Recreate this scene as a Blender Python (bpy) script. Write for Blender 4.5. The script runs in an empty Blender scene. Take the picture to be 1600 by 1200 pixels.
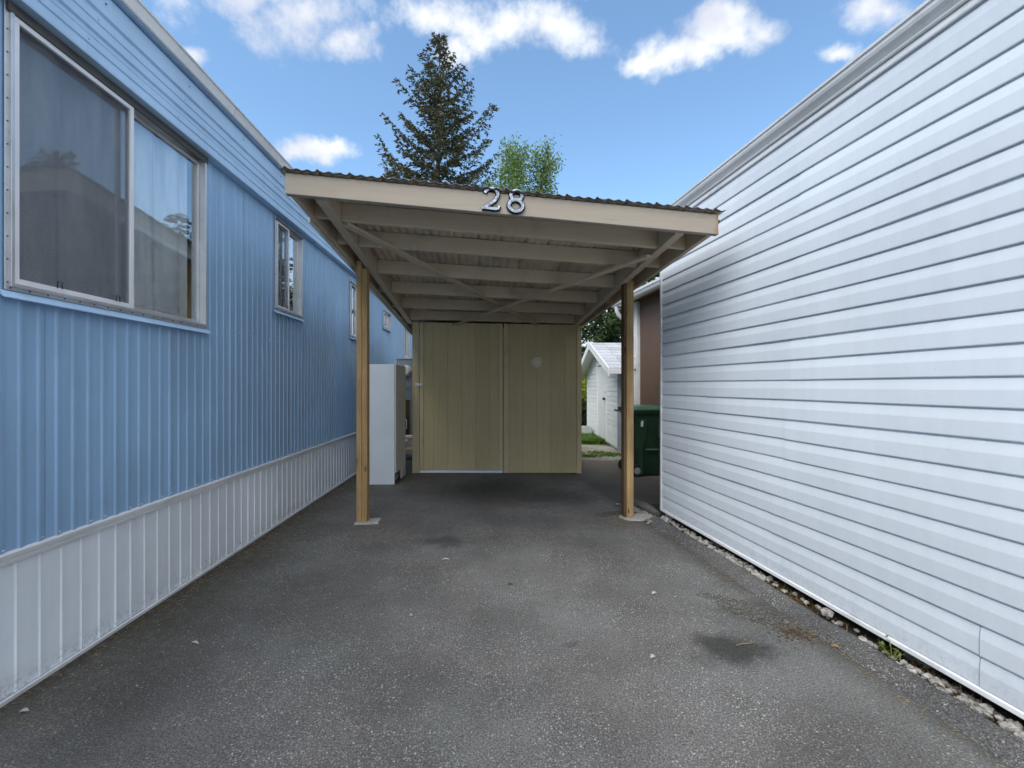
import bpy, bmesh, math, random
from mathutils import Vector, Matrix
R = math.radians
rnd = random.Random(7)
scene = bpy.context.scene
C = scene.collection

# ------------------------------------------------------------------ camera
F = 711.0
CAMH = 1.28
cam = bpy.data.cameras.new('camera')
cam.sensor_width = 36.0
cam.lens = 16.0
cam.shift_y = 0.00125
cam.clip_start = 0.05
cam.clip_end = 2000
camo = bpy.data.objects.new('camera', cam)
camo.location = (0, 0, CAMH)
camo.rotation_euler = (R(90), 0, 0)
C.objects.link(camo)
scene.camera = camo

# ------------------------------------------------------------------ light
SUN_EL, SUN_AZ = R(52), R(212)      # azimuth measured clockwise from +Y
sd = Vector((math.sin(SUN_AZ)*math.cos(SUN_EL), math.cos(SUN_AZ)*math.cos(SUN_EL), math.sin(SUN_EL)))
sun = bpy.data.lights.new('sun', 'SUN')
sun.energy = 1.15
sun.angle = R(60)
sun.color = (1.0, 0.97, 0.93)
suno = bpy.data.objects.new('sun', sun)
suno.rotation_euler = sd.to_track_quat('Z', 'Y').to_euler()
C.objects.link(suno)
scene.view_settings.view_transform = 'Standard'
scene.view_settings.look = 'None'
scene.view_settings.gamma = 1.0
scene.view_settings.exposure = 1.75
scene.cycles.adaptive_threshold = 0.02
scene.cycles.max_bounces = 8
scene.cycles.diffuse_bounces = 5
scene.cycles.glossy_bounces = 3
scene.cycles.transparent_max_bounces = 12

# ------------------------------------------------------------------ sky with clouds
world = bpy.data.worlds.new('World')
scene.world = world
world.use_nodes = True
world.cycles.sampling_method = 'MANUAL'
world.cycles.sample_map_resolution = 512
wt = world.node_tree
wt.nodes.clear()
class NG:
    """tiny node-graph helper"""
    def __init__(s, tree): s.t = tree
    def n(s, typ, **kw):
        nd = s.t.nodes.new(typ)
        for k, v in kw.items(): setattr(nd, k, v)
        return nd
    def link(s, a, b): s.t.links.new(a, b)
    def val(s, sock, v):
        if hasattr(v, 'is_output') or isinstance(v, bpy.types.NodeSocket): s.link(v, sock)
        else: sock.default_value = v
    def math(s, op, a, b=None, c=None, clamp=False):
        nd = s.n('ShaderNodeMath', operation=op); nd.use_clamp = clamp
        s.val(nd.inputs[0], a)
        if b is not None: s.val(nd.inputs[1], b)
        if c is not None: s.val(nd.inputs[2], c)
        return nd.outputs[0]
    def vmath(s, op, a, b=None):
        nd = s.n('ShaderNodeVectorMath', operation=op)
        s.val(nd.inputs[0], a)
        if b is not None: s.val(nd.inputs[1], b)
        return nd.outputs[1] if op in ('LENGTH', 'DISTANCE', 'DOT_PRODUCT') else nd.outputs[0]
    def noise(s, vec, scale, detail=4, rough=.55, dist=0, out=0):
        nd = s.n('ShaderNodeTexNoise')
        s.link(vec, nd.inputs['Vector'])
        nd.inputs['Scale'].default_value = scale; nd.inputs['Detail'].default_value = detail
        nd.inputs['Roughness'].default_value = rough; nd.inputs['Distortion'].default_value = dist
        return nd.outputs[out]
    def voronoi(s, vec, scale, feature='F1', out='Distance', rand=1.0):
        nd = s.n('ShaderNodeTexVoronoi', feature=feature)
        s.link(vec, nd.inputs['Vector']); nd.inputs['Scale'].default_value = scale
        nd.inputs['Randomness'].default_value = rand
        return nd.outputs[out]
    def ramp(s, v, a, b, lo=0.0, hi=1.0, smooth=True):
        nd = s.n('ShaderNodeMapRange'); nd.interpolation_type = 'SMOOTHSTEP' if smooth else 'LINEAR'
        s.val(nd.inputs[0], v)
        for i, x in enumerate((a, b, lo, hi)): nd.inputs[i+1].default_value = x
        return nd.outputs[0]
    def mix(s, f, a, b, mode='MIX'):
        nd = s.n('ShaderNodeMix', data_type='RGBA', blend_type=mode)
        s.val(nd.inputs[0], f)
        for i, x in ((6, a), (7, b)):
            if isinstance(x, bpy.types.NodeSocket): s.link(x, nd.inputs[i])
            else: nd.inputs[i].default_value = (*x[:3], 1)
        return nd.outputs[2]
    def sep(s, v):
        nd = s.n('ShaderNodeSeparateXYZ'); s.link(v, nd.inputs[0]); return nd.outputs
    def comb(s, x, y, z):
        nd = s.n('ShaderNodeCombineXYZ')
        for i, q in enumerate((x, y, z)): s.val(nd.inputs[i], q)
        return nd.outputs[0]
g = NG(wt)
tc = g.n('ShaderNodeTexCoord')
dirv = tc.outputs['Generated']
dx, dy, dz = g.sep(dirv)
sky = g.n('ShaderNodeTexSky', sky_type='NISHITA')
sky.sun_disc = False
sky.sun_elevation = SUN_EL
sky.sun_rotation = SUN_AZ
sky.altitude = 50
sky.air_density = 1.0
sky.dust_density = 0.7
sky.ozone_density = 1.6
skycol = g.mix(1.0, sky.outputs[0], (0.98, 1.12, 1.12), 'MULTIPLY')
# cloud bank: a few cumulus heads at their own bearings, broken up by noise, and loose cloud elsewhere
ydir = g.math('MAXIMUM', dy, 0.05)
plane = g.comb(g.math('DIVIDE', dx, ydir), g.math('DIVIDE', dz, ydir), 0.0)
wob = g.vmath('SUBTRACT', g.noise(dirv, 5.0, 5, .6, out=1), (0.5, 0.5, 0.5))
wobs = g.n('ShaderNodeVectorMath', operation='SCALE'); g.link(wob, wobs.inputs[0]); wobs.inputs['Scale'].default_value = 0.16
pw = g.vmath('ADD', plane, wobs.outputs[0])
lobes = [(470,20,120,62),(380,-20,150,60),(540,60,60,40),(300,100,38,22),
         (680,20,95,45),(790,45,105,45),(870,45,70,42),(720,60,60,30),
         (1040,80,85,40),(1120,45,95,45),(1180,45,55,32),(1000,90,50,26),
         (1380,15,75,38),(1390,70,34,24),(1300,75,34,16),
         (500,232,70,24),(470,228,42,18),(900,-60,240,50),(250,-80,250,60),(600,-120,300,60),(1300,-120,250,70)]
dens = None
for (px, py, rx, ry) in lobes:
    sub = g.vmath('SUBTRACT', pw, ((px-800)/F, (602-py)/F, 0))
    ml = g.vmath('MULTIPLY', sub, (F/rx, F/ry, 0))
    l = g.math('SUBTRACT', 1.0, g.vmath('LENGTH', ml))
    dens = l if dens is None else g.math('MAXIMUM', dens, l)
dens = g.math('MULTIPLY', dens, g.ramp(dy, 0.1, 0.3))
nz = g.noise(dirv, 9.0, 6, .62)
dens1 = g.math('ADD', g.math('MAXIMUM', dens, -0.7), g.math('MULTIPLY', g.math('SUBTRACT', nz, 0.47), 3.0))
a1 = g.ramp(dens1, -0.05, 1.0)
zc = g.math('ADD', g.math('MAXIMUM', dz, 0.0), 0.22)
flat = g.comb(g.math('DIVIDE', dx, zc), g.math('DIVIDE', dy, zc), 0.0)
far = g.noise(flat, 1.1, 5, .6)
a2 = g.math('MULTIPLY', g.ramp(far, 0.30, 0.55), g.ramp(dy, 0.56, 0.36))
low = g.math('MULTIPLY', g.ramp(dz, 0.34, 0.08), 0.85)          # whitish cloud deck low over the horizon
alpha = g.math('MAXIMUM', g.math('MAXIMUM', g.math('MULTIPLY', a1, 0.97), a2), low)
shade = g.ramp(g.noise(dirv, 6.0, 4, .6), 0.35, 0.62)
ccol = g.mix(shade, (3.3, 3.45, 3.9), (4.6, 4.7, 4.8))
final = g.mix(alpha, skycol, ccol)
bg = g.n('ShaderNodeBackground'); g.link(final, bg.inputs[0]); bg.inputs[1].default_value = 0.074
wo = g.n('ShaderNodeOutputWorld'); g.link(bg.outputs[0], wo.inputs[0])

# ------------------------------------------------------------------ helpers
class MB:
    def __init__(s): s.v = []; s.f = []; s.mi = []
    def add(s, vs, fs, mi=0):
        o = len(s.v); s.v += [tuple(v) for v in vs]
        for f in fs: s.f.append([i+o for i in f]); s.mi.append(mi)
        return s
    def hexa(s, c, mi=0):      # 8 corners: bottom 4 ccw, top 4 ccw
        return s.add(c, [(3,2,1,0),(4,5,6,7),(0,1,5,4),(1,2,6,5),(2,3,7,6),(3,0,4,7)], mi)
    def box(s, x0, x1, y0, y1, z0, z1, mi=0):
        return s.hexa([(x0,y0,z0),(x1,y0,z0),(x1,y1,z0),(x0,y1,z0),(x0,y0,z1),(x1,y0,z1),(x1,y1,z1),(x0,y1,z1)], mi)
    def bar(s, p, q, w, h, up=(0,0,1), mi=0):     # rectangular bar from p to q
        p, q = Vector(p), Vector(q); d = (q-p).normalized(); u = Vector(up)
        r = d.cross(u).normalized(); u = r.cross(d).normalized()
        c = []
        for b in (p, q):
            c.append([b - r*w/2 - u*h/2, b + r*w/2 - u*h/2, b + r*w/2 + u*h/2, b - r*w/2 + u*h/2])
        return s.add(c[0]+c[1], [(0,1,2,3),(7,6,5,4),(1,0,4,5),(2,1,5,6),(3,2,6,7),(0,3,7,4)], mi)
    def tube(s, pts, rad, n=8, mi=0, cap=True):
        pts = [Vector(p) for p in pts]; rings = []
        rads = rad if isinstance(rad, (list, tuple)) else [rad]*len(pts)
        prev = None
        for i, p in enumerate(pts):
            d = (pts[min(i+1, len(pts)-1)] - pts[max(i-1, 0)]).normalized()
            if prev is None:
                a = Vector((0,0,1)) if abs(d.z) < .9 else Vector((1,0,0))
                x = d.cross(a).normalized()
            else:
                x = (prev - d*prev.dot(d)).normalized()
            prev = x; y = d.cross(x)
            rings.append([p + (x*math.cos(2*math.pi*k/n) + y*math.sin(2*math.pi*k/n))*rads[i] for k in range(n)])
        vs = [v for r in rings for v in r]; fs = []
        for i in range(len(rings)-1):
            for k in range(n):
                fs.append((i*n+k, i*n+(k+1)%n, (i+1)*n+(k+1)%n, (i+1)*n+k))
        if cap:
            fs.append(tuple(reversed(range(n)))); fs.append(tuple(range((len(rings)-1)*n, len(rings)*n)))
        return s.add(vs, fs, mi)
    def prism(s, prof, ax, t0, t1, mi=0, closed=True):
        """profile of 2-D points swept along axis ax ('x','y','z') from t0 to t1"""
        def P(a, b, t): return {'x': (t,a,b), 'y': (a,t,b), 'z': (a,b,t)}[ax]
        n = len(prof); vs = [P(a,b,t0) for a,b in prof] + [P(a,b,t1) for a,b in prof]
        m = n if closed else n-1
        fs = [(i, (i+1)%n, n+(i+1)%n, n+i) for i in range(m)]
        if closed: fs += [tuple(reversed(range(n))), tuple(range(n, 2*n))]
        return s.add(vs, fs, mi)
    def lathe(s, prof, c=(0,0,0), n=16, axis='z', mi=0):
        vs = []; fs = []
        for r, h in prof:
            for k in range(n):
                a = 2*math.pi*k/n; x, y = r*math.cos(a), r*math.sin(a)
                p = {'z': (x,y,h), 'y': (x,h,y), 'x': (h,x,y)}[axis]
                vs.append((p[0]+c[0], p[1]+c[1], p[2]+c[2]))
        for i in range(len(prof)-1):
            for k in range(n):
                fs.append((i*n+k, i*n+(k+1)%n, (i+1)*n+(k+1)%n, (i+1)*n+k))
        fs.append(tuple(reversed(range(n)))); fs.append(tuple(range((len(prof)-1)*n, len(prof)*n)))
        return s.add(vs, fs, mi)
    def build(s, name, mat, parent=None, bevel=0, smooth=False, seg=1, fix=True):
        me = bpy.data.meshes.new(name)
        me.from_pydata(s.v, [], s.f)
        mats = mat if isinstance(mat, (list, tuple)) else [mat]
        for m in mats: me.materials.append(m)
        for p, i in zip(me.polygons, s.mi): p.material_index = i
        if bevel or fix:
            bm = bmesh.new(); bm.from_mesh(me)
            if fix: bmesh.ops.recalc_face_normals(bm, faces=bm.faces)
            if bevel:
                es = [e for e in bm.edges if len(e.link_faces) == 2 and e.calc_face_angle(0) > R(30)]
                bmesh.ops.bevel(bm, geom=es, offset=bevel, segments=seg, profile=.5, affect='EDGES', clamp_overlap=True)
            bm.to_mesh(me); bm.free()
        if smooth:
            me.polygons.foreach_set('use_smooth', [True]*len(me.polygons))
            me.set_sharp_from_angle(angle=R(40))
        me.update()
        o = bpy.data.objects.new(name, me); C.objects.link(o)
        if parent: o.parent = parent
        return o
def tag(o, label=None, cat=None, group=None, kind=None):
    if label: o['label'] = label
    if cat: o['category'] = cat
    if group: o['group'] = group
    if kind: o['kind'] = kind
    return o
def thing(name, label, cat, loc=(0,0,0), rz=0, group=None):
    o = bpy.data.objects.new(name, None); o.empty_display_size = .2; C.objects.link(o)
    o.location = loc; o.rotation_euler = (0, 0, rz)
    return tag(o, label, cat, group)
def P(x, y, D): return Vector(((x-800)/F*D, D, CAMH + (602-y)/F*D))   # notes taken from the survey of the photograph

# ------------------------------------------------------------------ materials
def new_mat(name):
    m = bpy.data.materials.new(name); m.use_nodes = True
    t = m.node_tree; b = t.nodes['Principled BSDF']
    return m, NG(t), b
def plain(name, col, rough=.6, var=.12, scale=4, spec=.5, metallic=0, bump=0, bscale=60, stretch=(1,1,1), objrand=0, dirt=None, dirtamt=0, dscale=3, bdist=.01, fine=0):
    m, q, b = new_mat(name)
    tc = q.n('ShaderNodeTexCoord'); mp = q.n('ShaderNodeMapping'); q.link(tc.outputs['Object'], mp.inputs[0])
    mp.inputs['Scale'].default_value = stretch
    vec = mp.outputs[0]
    if objrand:
        oi = q.n('ShaderNodeObjectInfo')
        off = q.n('ShaderNodeVectorMath', operation='SCALE'); off.inputs[0].default_value = (17, 31, 11)
        q.link(oi.outputs['Random'], off.inputs['Scale'])
        vec = q.vmath('ADD', vec, off.outputs[0])
    nz = q.noise(vec, scale, 5, .6)
    f = q.ramp(nz, .3, .7, 1-var, 1+var)
    if fine:
        f = q.math('MULTIPLY', f, q.ramp(q.noise(vec, scale*14, 3, .7), .3, .7, 1-fine, 1+fine))
    if objrand:
        f = q.math('MULTIPLY', f, q.ramp(oi.outputs['Random'], 0, 1, 1-objrand, 1+objrand, smooth=False))
    cm = q.n('ShaderNodeVectorMath', operation='SCALE'); cm.inputs[0].default_value = col
    q.link(f, cm.inputs['Scale'])
    colr = cm.outputs[0]
    if dirt:
        dn = q.ramp(q.noise(tc.outputs['Object'], dscale, 8, .7), .5, .75, 0, dirtamt)
        colr = q.mix(dn, colr, dirt)
    q.link(colr, b.inputs['Base Color'])
    b.inputs['Roughness'].default_value = rough
    q.link(q.ramp(nz, .3, .7, rough*.85, min(1, rough*1.15)), b.inputs['Roughness'])
    b.inputs['Specular IOR Level'].default_value = spec
    b.inputs['Metallic'].default_value = metallic
    if bump:
        bp = q.n('ShaderNodeBump'); bp.inputs['Strength'].default_value = bump; bp.inputs['Distance'].default_value = bdist
        q.link(q.noise(vec, bscale, 4, .6), bp.inputs['Height']); q.link(bp.outputs[0], b.inputs['Normal'])
    return m
def weathered_metal(name, col, zdirt0=None, zdirt1=None, dirt=(.10,.10,.07), rough=.45, streak=.10, amt=.7, can=.25, blot=.065):
    """painted sheet metal: oil-canning, faint vertical streaks and mould speckle in a height band"""
    m, q, b = new_mat(name)
    tc = q.n('ShaderNodeTexCoord'); v = tc.outputs['Object']
    x, y, z = q.sep(v)
    st = q.noise(q.comb(q.math('MULTIPLY', x, 3), q.math('MULTIPLY', y, 14), q.math('MULTIPLY', z, .8)), 1.0, 5, .6)
    big = q.noise(v, 1.3, 4, .6)
    f = q.math('MULTIPLY', q.ramp(st, .3, .7, 1-streak, 1+streak*.6), q.ramp(big, .3, .7, 1-blot, 1+blot))
    oi = q.n('ShaderNodeObjectInfo'); f = q.math('MULTIPLY', f, q.ramp(oi.outputs['Random'], 0, 1, .955, 1.04, smooth=False))
    cm = q.n('ShaderNodeVectorMath', operation='SCALE'); cm.inputs[0].default_value = col; q.link(f, cm.inputs['Scale'])
    colr = cm.outputs[0]
    spk = q.ramp(q.noise(v, 90, 4, .7), .60, .72, 0, .35)
    spk = q.math('MULTIPLY', spk, q.ramp(q.noise(v, 2.2, 4, .6), .45, .65))
    colr = q.mix(spk, colr, dirt)
    if zdirt0 is not None:
        zz = q.math('ADD', z, q.math('MULTIPLY', q.math('SUBTRACT', q.noise(q.comb(q.math('MULTIPLY', y, 1.0), 0, 0), 1.7, 4, .7), .5), .16))
        band = q.ramp(zz, zdirt1, zdirt0)
        sp = q.ramp(q.noise(v, 45, 6, .75), .46, .62)
        wide = q.math('MULTIPLY', q.math('POWER', band, 1.6), q.math('ADD', q.math('MULTIPLY', sp, .8), .15))
        colr = q.mix(q.math('MULTIPLY', wide, amt, clamp=True), colr, dirt)
    q.link(colr, b.inputs['Base Color'])
    q.link(q.ramp(big, .3, .7, rough*.85, rough*1.2), b.inputs['Roughness'])
    bp = q.n('ShaderNodeBump'); bp.inputs['Strength'].default_value = can; bp.inputs['Distance'].default_value = .02
    h = q.math('ADD', q.noise(v, 3.0, 3, .5), q.math('MULTIPLY', q.noise(v, 260, 2, .6), .02))
    q.link(h, bp.inputs['Height']); q.link(bp.outputs[0], b.inputs['Normal'])
    return m
def wood(name, col, dark, axis=2, scale=1.0, rough=.75, contrast=1.0, knots=True):
    m, q, b = new_mat(name)
    tc = q.n('ShaderNodeTexCoord'); oi = q.n('ShaderNodeObjectInfo')
    sc = [22*scale]*3; sc[axis] = 1.1*scale
    mp = q.n('ShaderNodeMapping'); q.link(tc.outputs['Object'], mp.inputs[0]); mp.inputs['Scale'].default_value = sc
    off = q.n('ShaderNodeVectorMath', operation='SCALE'); off.inputs[0].default_value = (17, 31, 11); q.link(oi.outputs['Random'], off.inputs['Scale'])
    v = q.vmath('ADD', mp.outputs[0], off.outputs[0])
    gr = q.noise(v, 1.0, 6, .62, .6)
    f = q.ramp(gr, .32, .68)
    fine = q.noise(v, 5.0, 3, .7)
    f = q.math('ADD', q.math('MULTIPLY', f, .7), q.math('MULTIPLY', fine, .3), clamp=True)
    colr = q.mix(f, dark, col)
    if knots:
        kv = q.n('ShaderNodeMapping'); q.link(tc.outputs['Object'], kv.inputs[0])
        ks = [9.0]*3; ks[axis] = 3.2; kv.inputs['Scale'].default_value = ks
        kd = q.voronoi(q.vmath('ADD', kv.outputs[0], off.outputs[0]), 1.0)
        colr = q.mix(q.ramp(kd, .14, .07, 0, .8), colr, tuple(c*.25 for c in dark))
    big = q.ramp(q.noise(tc.outputs['Object'], 2.5, 4, .6), .3, .7, .82, 1.12)
    cm = q.n('ShaderNodeVectorMath', operation='SCALE'); q.link(colr, cm.inputs[0]); q.link(big, cm.inputs['Scale'])
    q.link(cm.outputs[0], b.inputs['Base Color'])
    b.inputs['Roughness'].default_value = rough; b.inputs['Specular IOR Level'].default_value = .25
    bp = q.n('ShaderNodeBump'); bp.inputs['Strength'].default_value = .5*contrast; bp.inputs['Distance'].default_value = .004
    q.link(gr, bp.inputs['Height']); q.link(bp.outputs[0], b.inputs['Normal'])
    return m
def painted_wood(name, col, axis=0, dirt=(.08,.07,.05), amt=.35, rust=None):
    m, q, b = new_mat(name)
    tc = q.n('ShaderNodeTexCoord'); oi = q.n('ShaderNodeObjectInfo')
    sc = [30.0]*3; sc[axis] = 1.5
    mp = q.n('ShaderNodeMapping'); q.link(tc.outputs['Object'], mp.inputs[0]); mp.inputs['Scale'].default_value = sc
    off = q.n('ShaderNodeVectorMath', operation='SCALE'); off.inputs[0].default_value = (17, 31, 11); q.link(oi.outputs['Random'], off.inputs['Scale'])
    v = q.vmath('ADD', mp.outputs[0], off.outputs[0])
    v2 = q.vmath('ADD', tc.outputs['Object'], off.outputs[0])
    gr = q.noise(v, 1.0, 5, .65)
    f = q.math('MULTIPLY', q.ramp(gr, .3, .7, .95, 1.03), q.ramp(oi.outputs['Random'], 0, 1, .93, 1.07, smooth=False))
    cm = q.n('ShaderNodeVectorMath', operation='SCALE'); cm.inputs[0].default_value = col; q.link(f, cm.inputs['Scale'])
    st = q.ramp(q.noise(v2, 3.5, 8, .72), .5, .78, 0, amt)
    crack = q.math('MULTIPLY', q.ramp(q.noise(v, 1.4, 3, .5), .70, .73), .35)
    colr = q.mix(st, cm.outputs[0], dirt)
    colr = q.mix(crack, colr, tuple(c*.4 for c in col))
    if rust:
        ox = q.sep(tc.outputs['Object'])[0]
        rr_ = q.math('ADD', ox, q.math('MULTIPLY', q.math('SUBTRACT', q.noise(tc.outputs['Object'], 14, 5, .7), .5), .09))
        colr = q.mix(q.ramp(rr_, rust, rust+.05, 0, .75), colr, (.30,.14,.045))
        sp = q.voronoi(tc.outputs['Object'], 2.6)
        colr = q.mix(q.ramp(sp, .030, .018, 0, .8), colr, (.10,.06,.03))
    q.link(colr, b.inputs['Base Color'])
    b.inputs['Roughness'].default_value = .7; b.inputs['Specular IOR Level'].default_value = .3
    bp = q.n('ShaderNodeBump'); bp.inputs['Strength'].default_value = .35; bp.inputs['Distance'].default_value = .003
    q.link(gr, bp.inputs['Height']); q.link(bp.outputs[0], b.inputs['Normal'])
    return m
def glass_mat(name, tint=(.93,.95,.96), refl=1.0):
    m, q, b = new_mat(name)
    t = q.t; t.nodes.remove(b)
    out = t.nodes['Material Output']
    tr = q.n('ShaderNodeBsdfTransparent'); tr.inputs[0].default_value = (*tint, 1)
    gl = q.n('ShaderNodeBsdfGlossy'); gl.inputs['Roughness'].default_value = .015; gl.inputs[0].default_value = (.95,.98,1,1)
    lw = q.n('ShaderNodeLayerWeight'); lw.inputs[0].default_value = .5
    fr = q.math('ADD', .05, q.math('MULTIPLY', q.math('POWER', lw.outputs['Facing'], 4.0), .95))
    tc = q.n('ShaderNodeTexCoord')
    bp = q.n('ShaderNodeBump'); bp.inputs['Strength'].default_value = .08; bp.inputs['Distance'].default_value = .02
    q.link(q.noise(tc.outputs['Object'], 2.5, 2, .5), bp.inputs['Height']); q.link(bp.outputs[0], gl.inputs['Normal'])
    mx = q.n('ShaderNodeMixShader'); q.link(q.math('MULTIPLY', fr, 2.2*refl, clamp=True), mx.inputs[0])
    q.link(tr.outputs[0], mx.inputs[1]); q.link(gl.outputs[0], mx.inputs[2]); q.link(mx.outputs[0], out.inputs[0])
    return m
def screen_mat(name):
    m, q, b = new_mat(name)
    t = q.t; out = t.nodes['Material Output']
    b.inputs['Base Color'].default_value = (.12,.125,.15,1); b.inputs['Roughness'].default_value = .8
    tr = q.n('ShaderNodeBsdfTransparent')
    tc = q.n('ShaderNodeTexCoord')
    wv = q.n('ShaderNodeTexWave'); wv.bands_direction = 'Z'; q.link(tc.outputs['Object'], wv.inputs[0]); wv.inputs['Scale'].default_value = 42; wv.inputs['Distortion'].default_value = .6
    mx = q.n('ShaderNodeMixShader'); q.link(q.ramp(wv.outputs[1], 0, 1, .36, .48), mx.inputs[0])
    q.link(tr.outputs[0], mx.inputs[1]); q.link(b.outputs[0], mx.inputs[2]); q.link(mx.outputs[0], out.inputs[0])
    return m
def sheer_mat(name):
    m, q, b = new_mat(name)
    out = q.t.nodes['Material Output']
    tc = q.n('ShaderNodeTexCoord'); x, y, z = q.sep(tc.outputs['Object'])
    f = q.ramp(q.noise(q.comb(0, q.math('ADD', y, q.math('MULTIPLY', z, .03)), q.math('MULTIPLY', z, .12)), 13, 3, .55), .38, .62)  # vertical tone stripes: doubled sheer fabric plus fold shading put into the colour
    col = q.mix(f, (.74,.77,.80), (.96,.97,.98))
    q.link(col, b.inputs['Base Color']); b.inputs['Roughness'].default_value = .9
    tl = q.n('ShaderNodeBsdfTranslucent'); q.link(col, tl.inputs[0])
    mx = q.n('ShaderNodeMixShader'); mx.inputs[0].default_value = .2
    q.link(b.outputs[0], mx.inputs[1]); q.link(tl.outputs[0], mx.inputs[2]); q.link(mx.outputs[0], out.inputs[0])
    return m
def leaf_mat(name, c1, c2, trans=.25, scale=1.2):
    m, q, b = new_mat(name)
    t = q.t; out = t.nodes['Material Output']
    tc = q.n('ShaderNodeTexCoord'); ge = q.n('ShaderNodeNewGeometry')
    f = q.ramp(q.noise(tc.outputs['Object'], scale, 5, .6), .35, .65)
    f = q.math('ADD', q.math('MULTIPLY', f, .6), q.math('MULTIPLY', ge.outputs['Random Per Island'], .4))
    col = q.mix(f, c1, c2)
    q.link(col, b.inputs['Base Color']); b.inputs['Roughness'].default_value = .6; b.inputs['Specular IOR Level'].default_value = .3
    tl = q.n('ShaderNodeBsdfTranslucent'); q.link(col, tl.inputs[0])
    mx = q.n('ShaderNodeMixShader'); mx.inputs[0].default_value = trans
    q.link(b.outputs[0], mx.inputs[1]); q.link(tl.outputs[0], mx.inputs[2]); q.link(mx.outputs[0], out.inputs[0])
    return m

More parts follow.
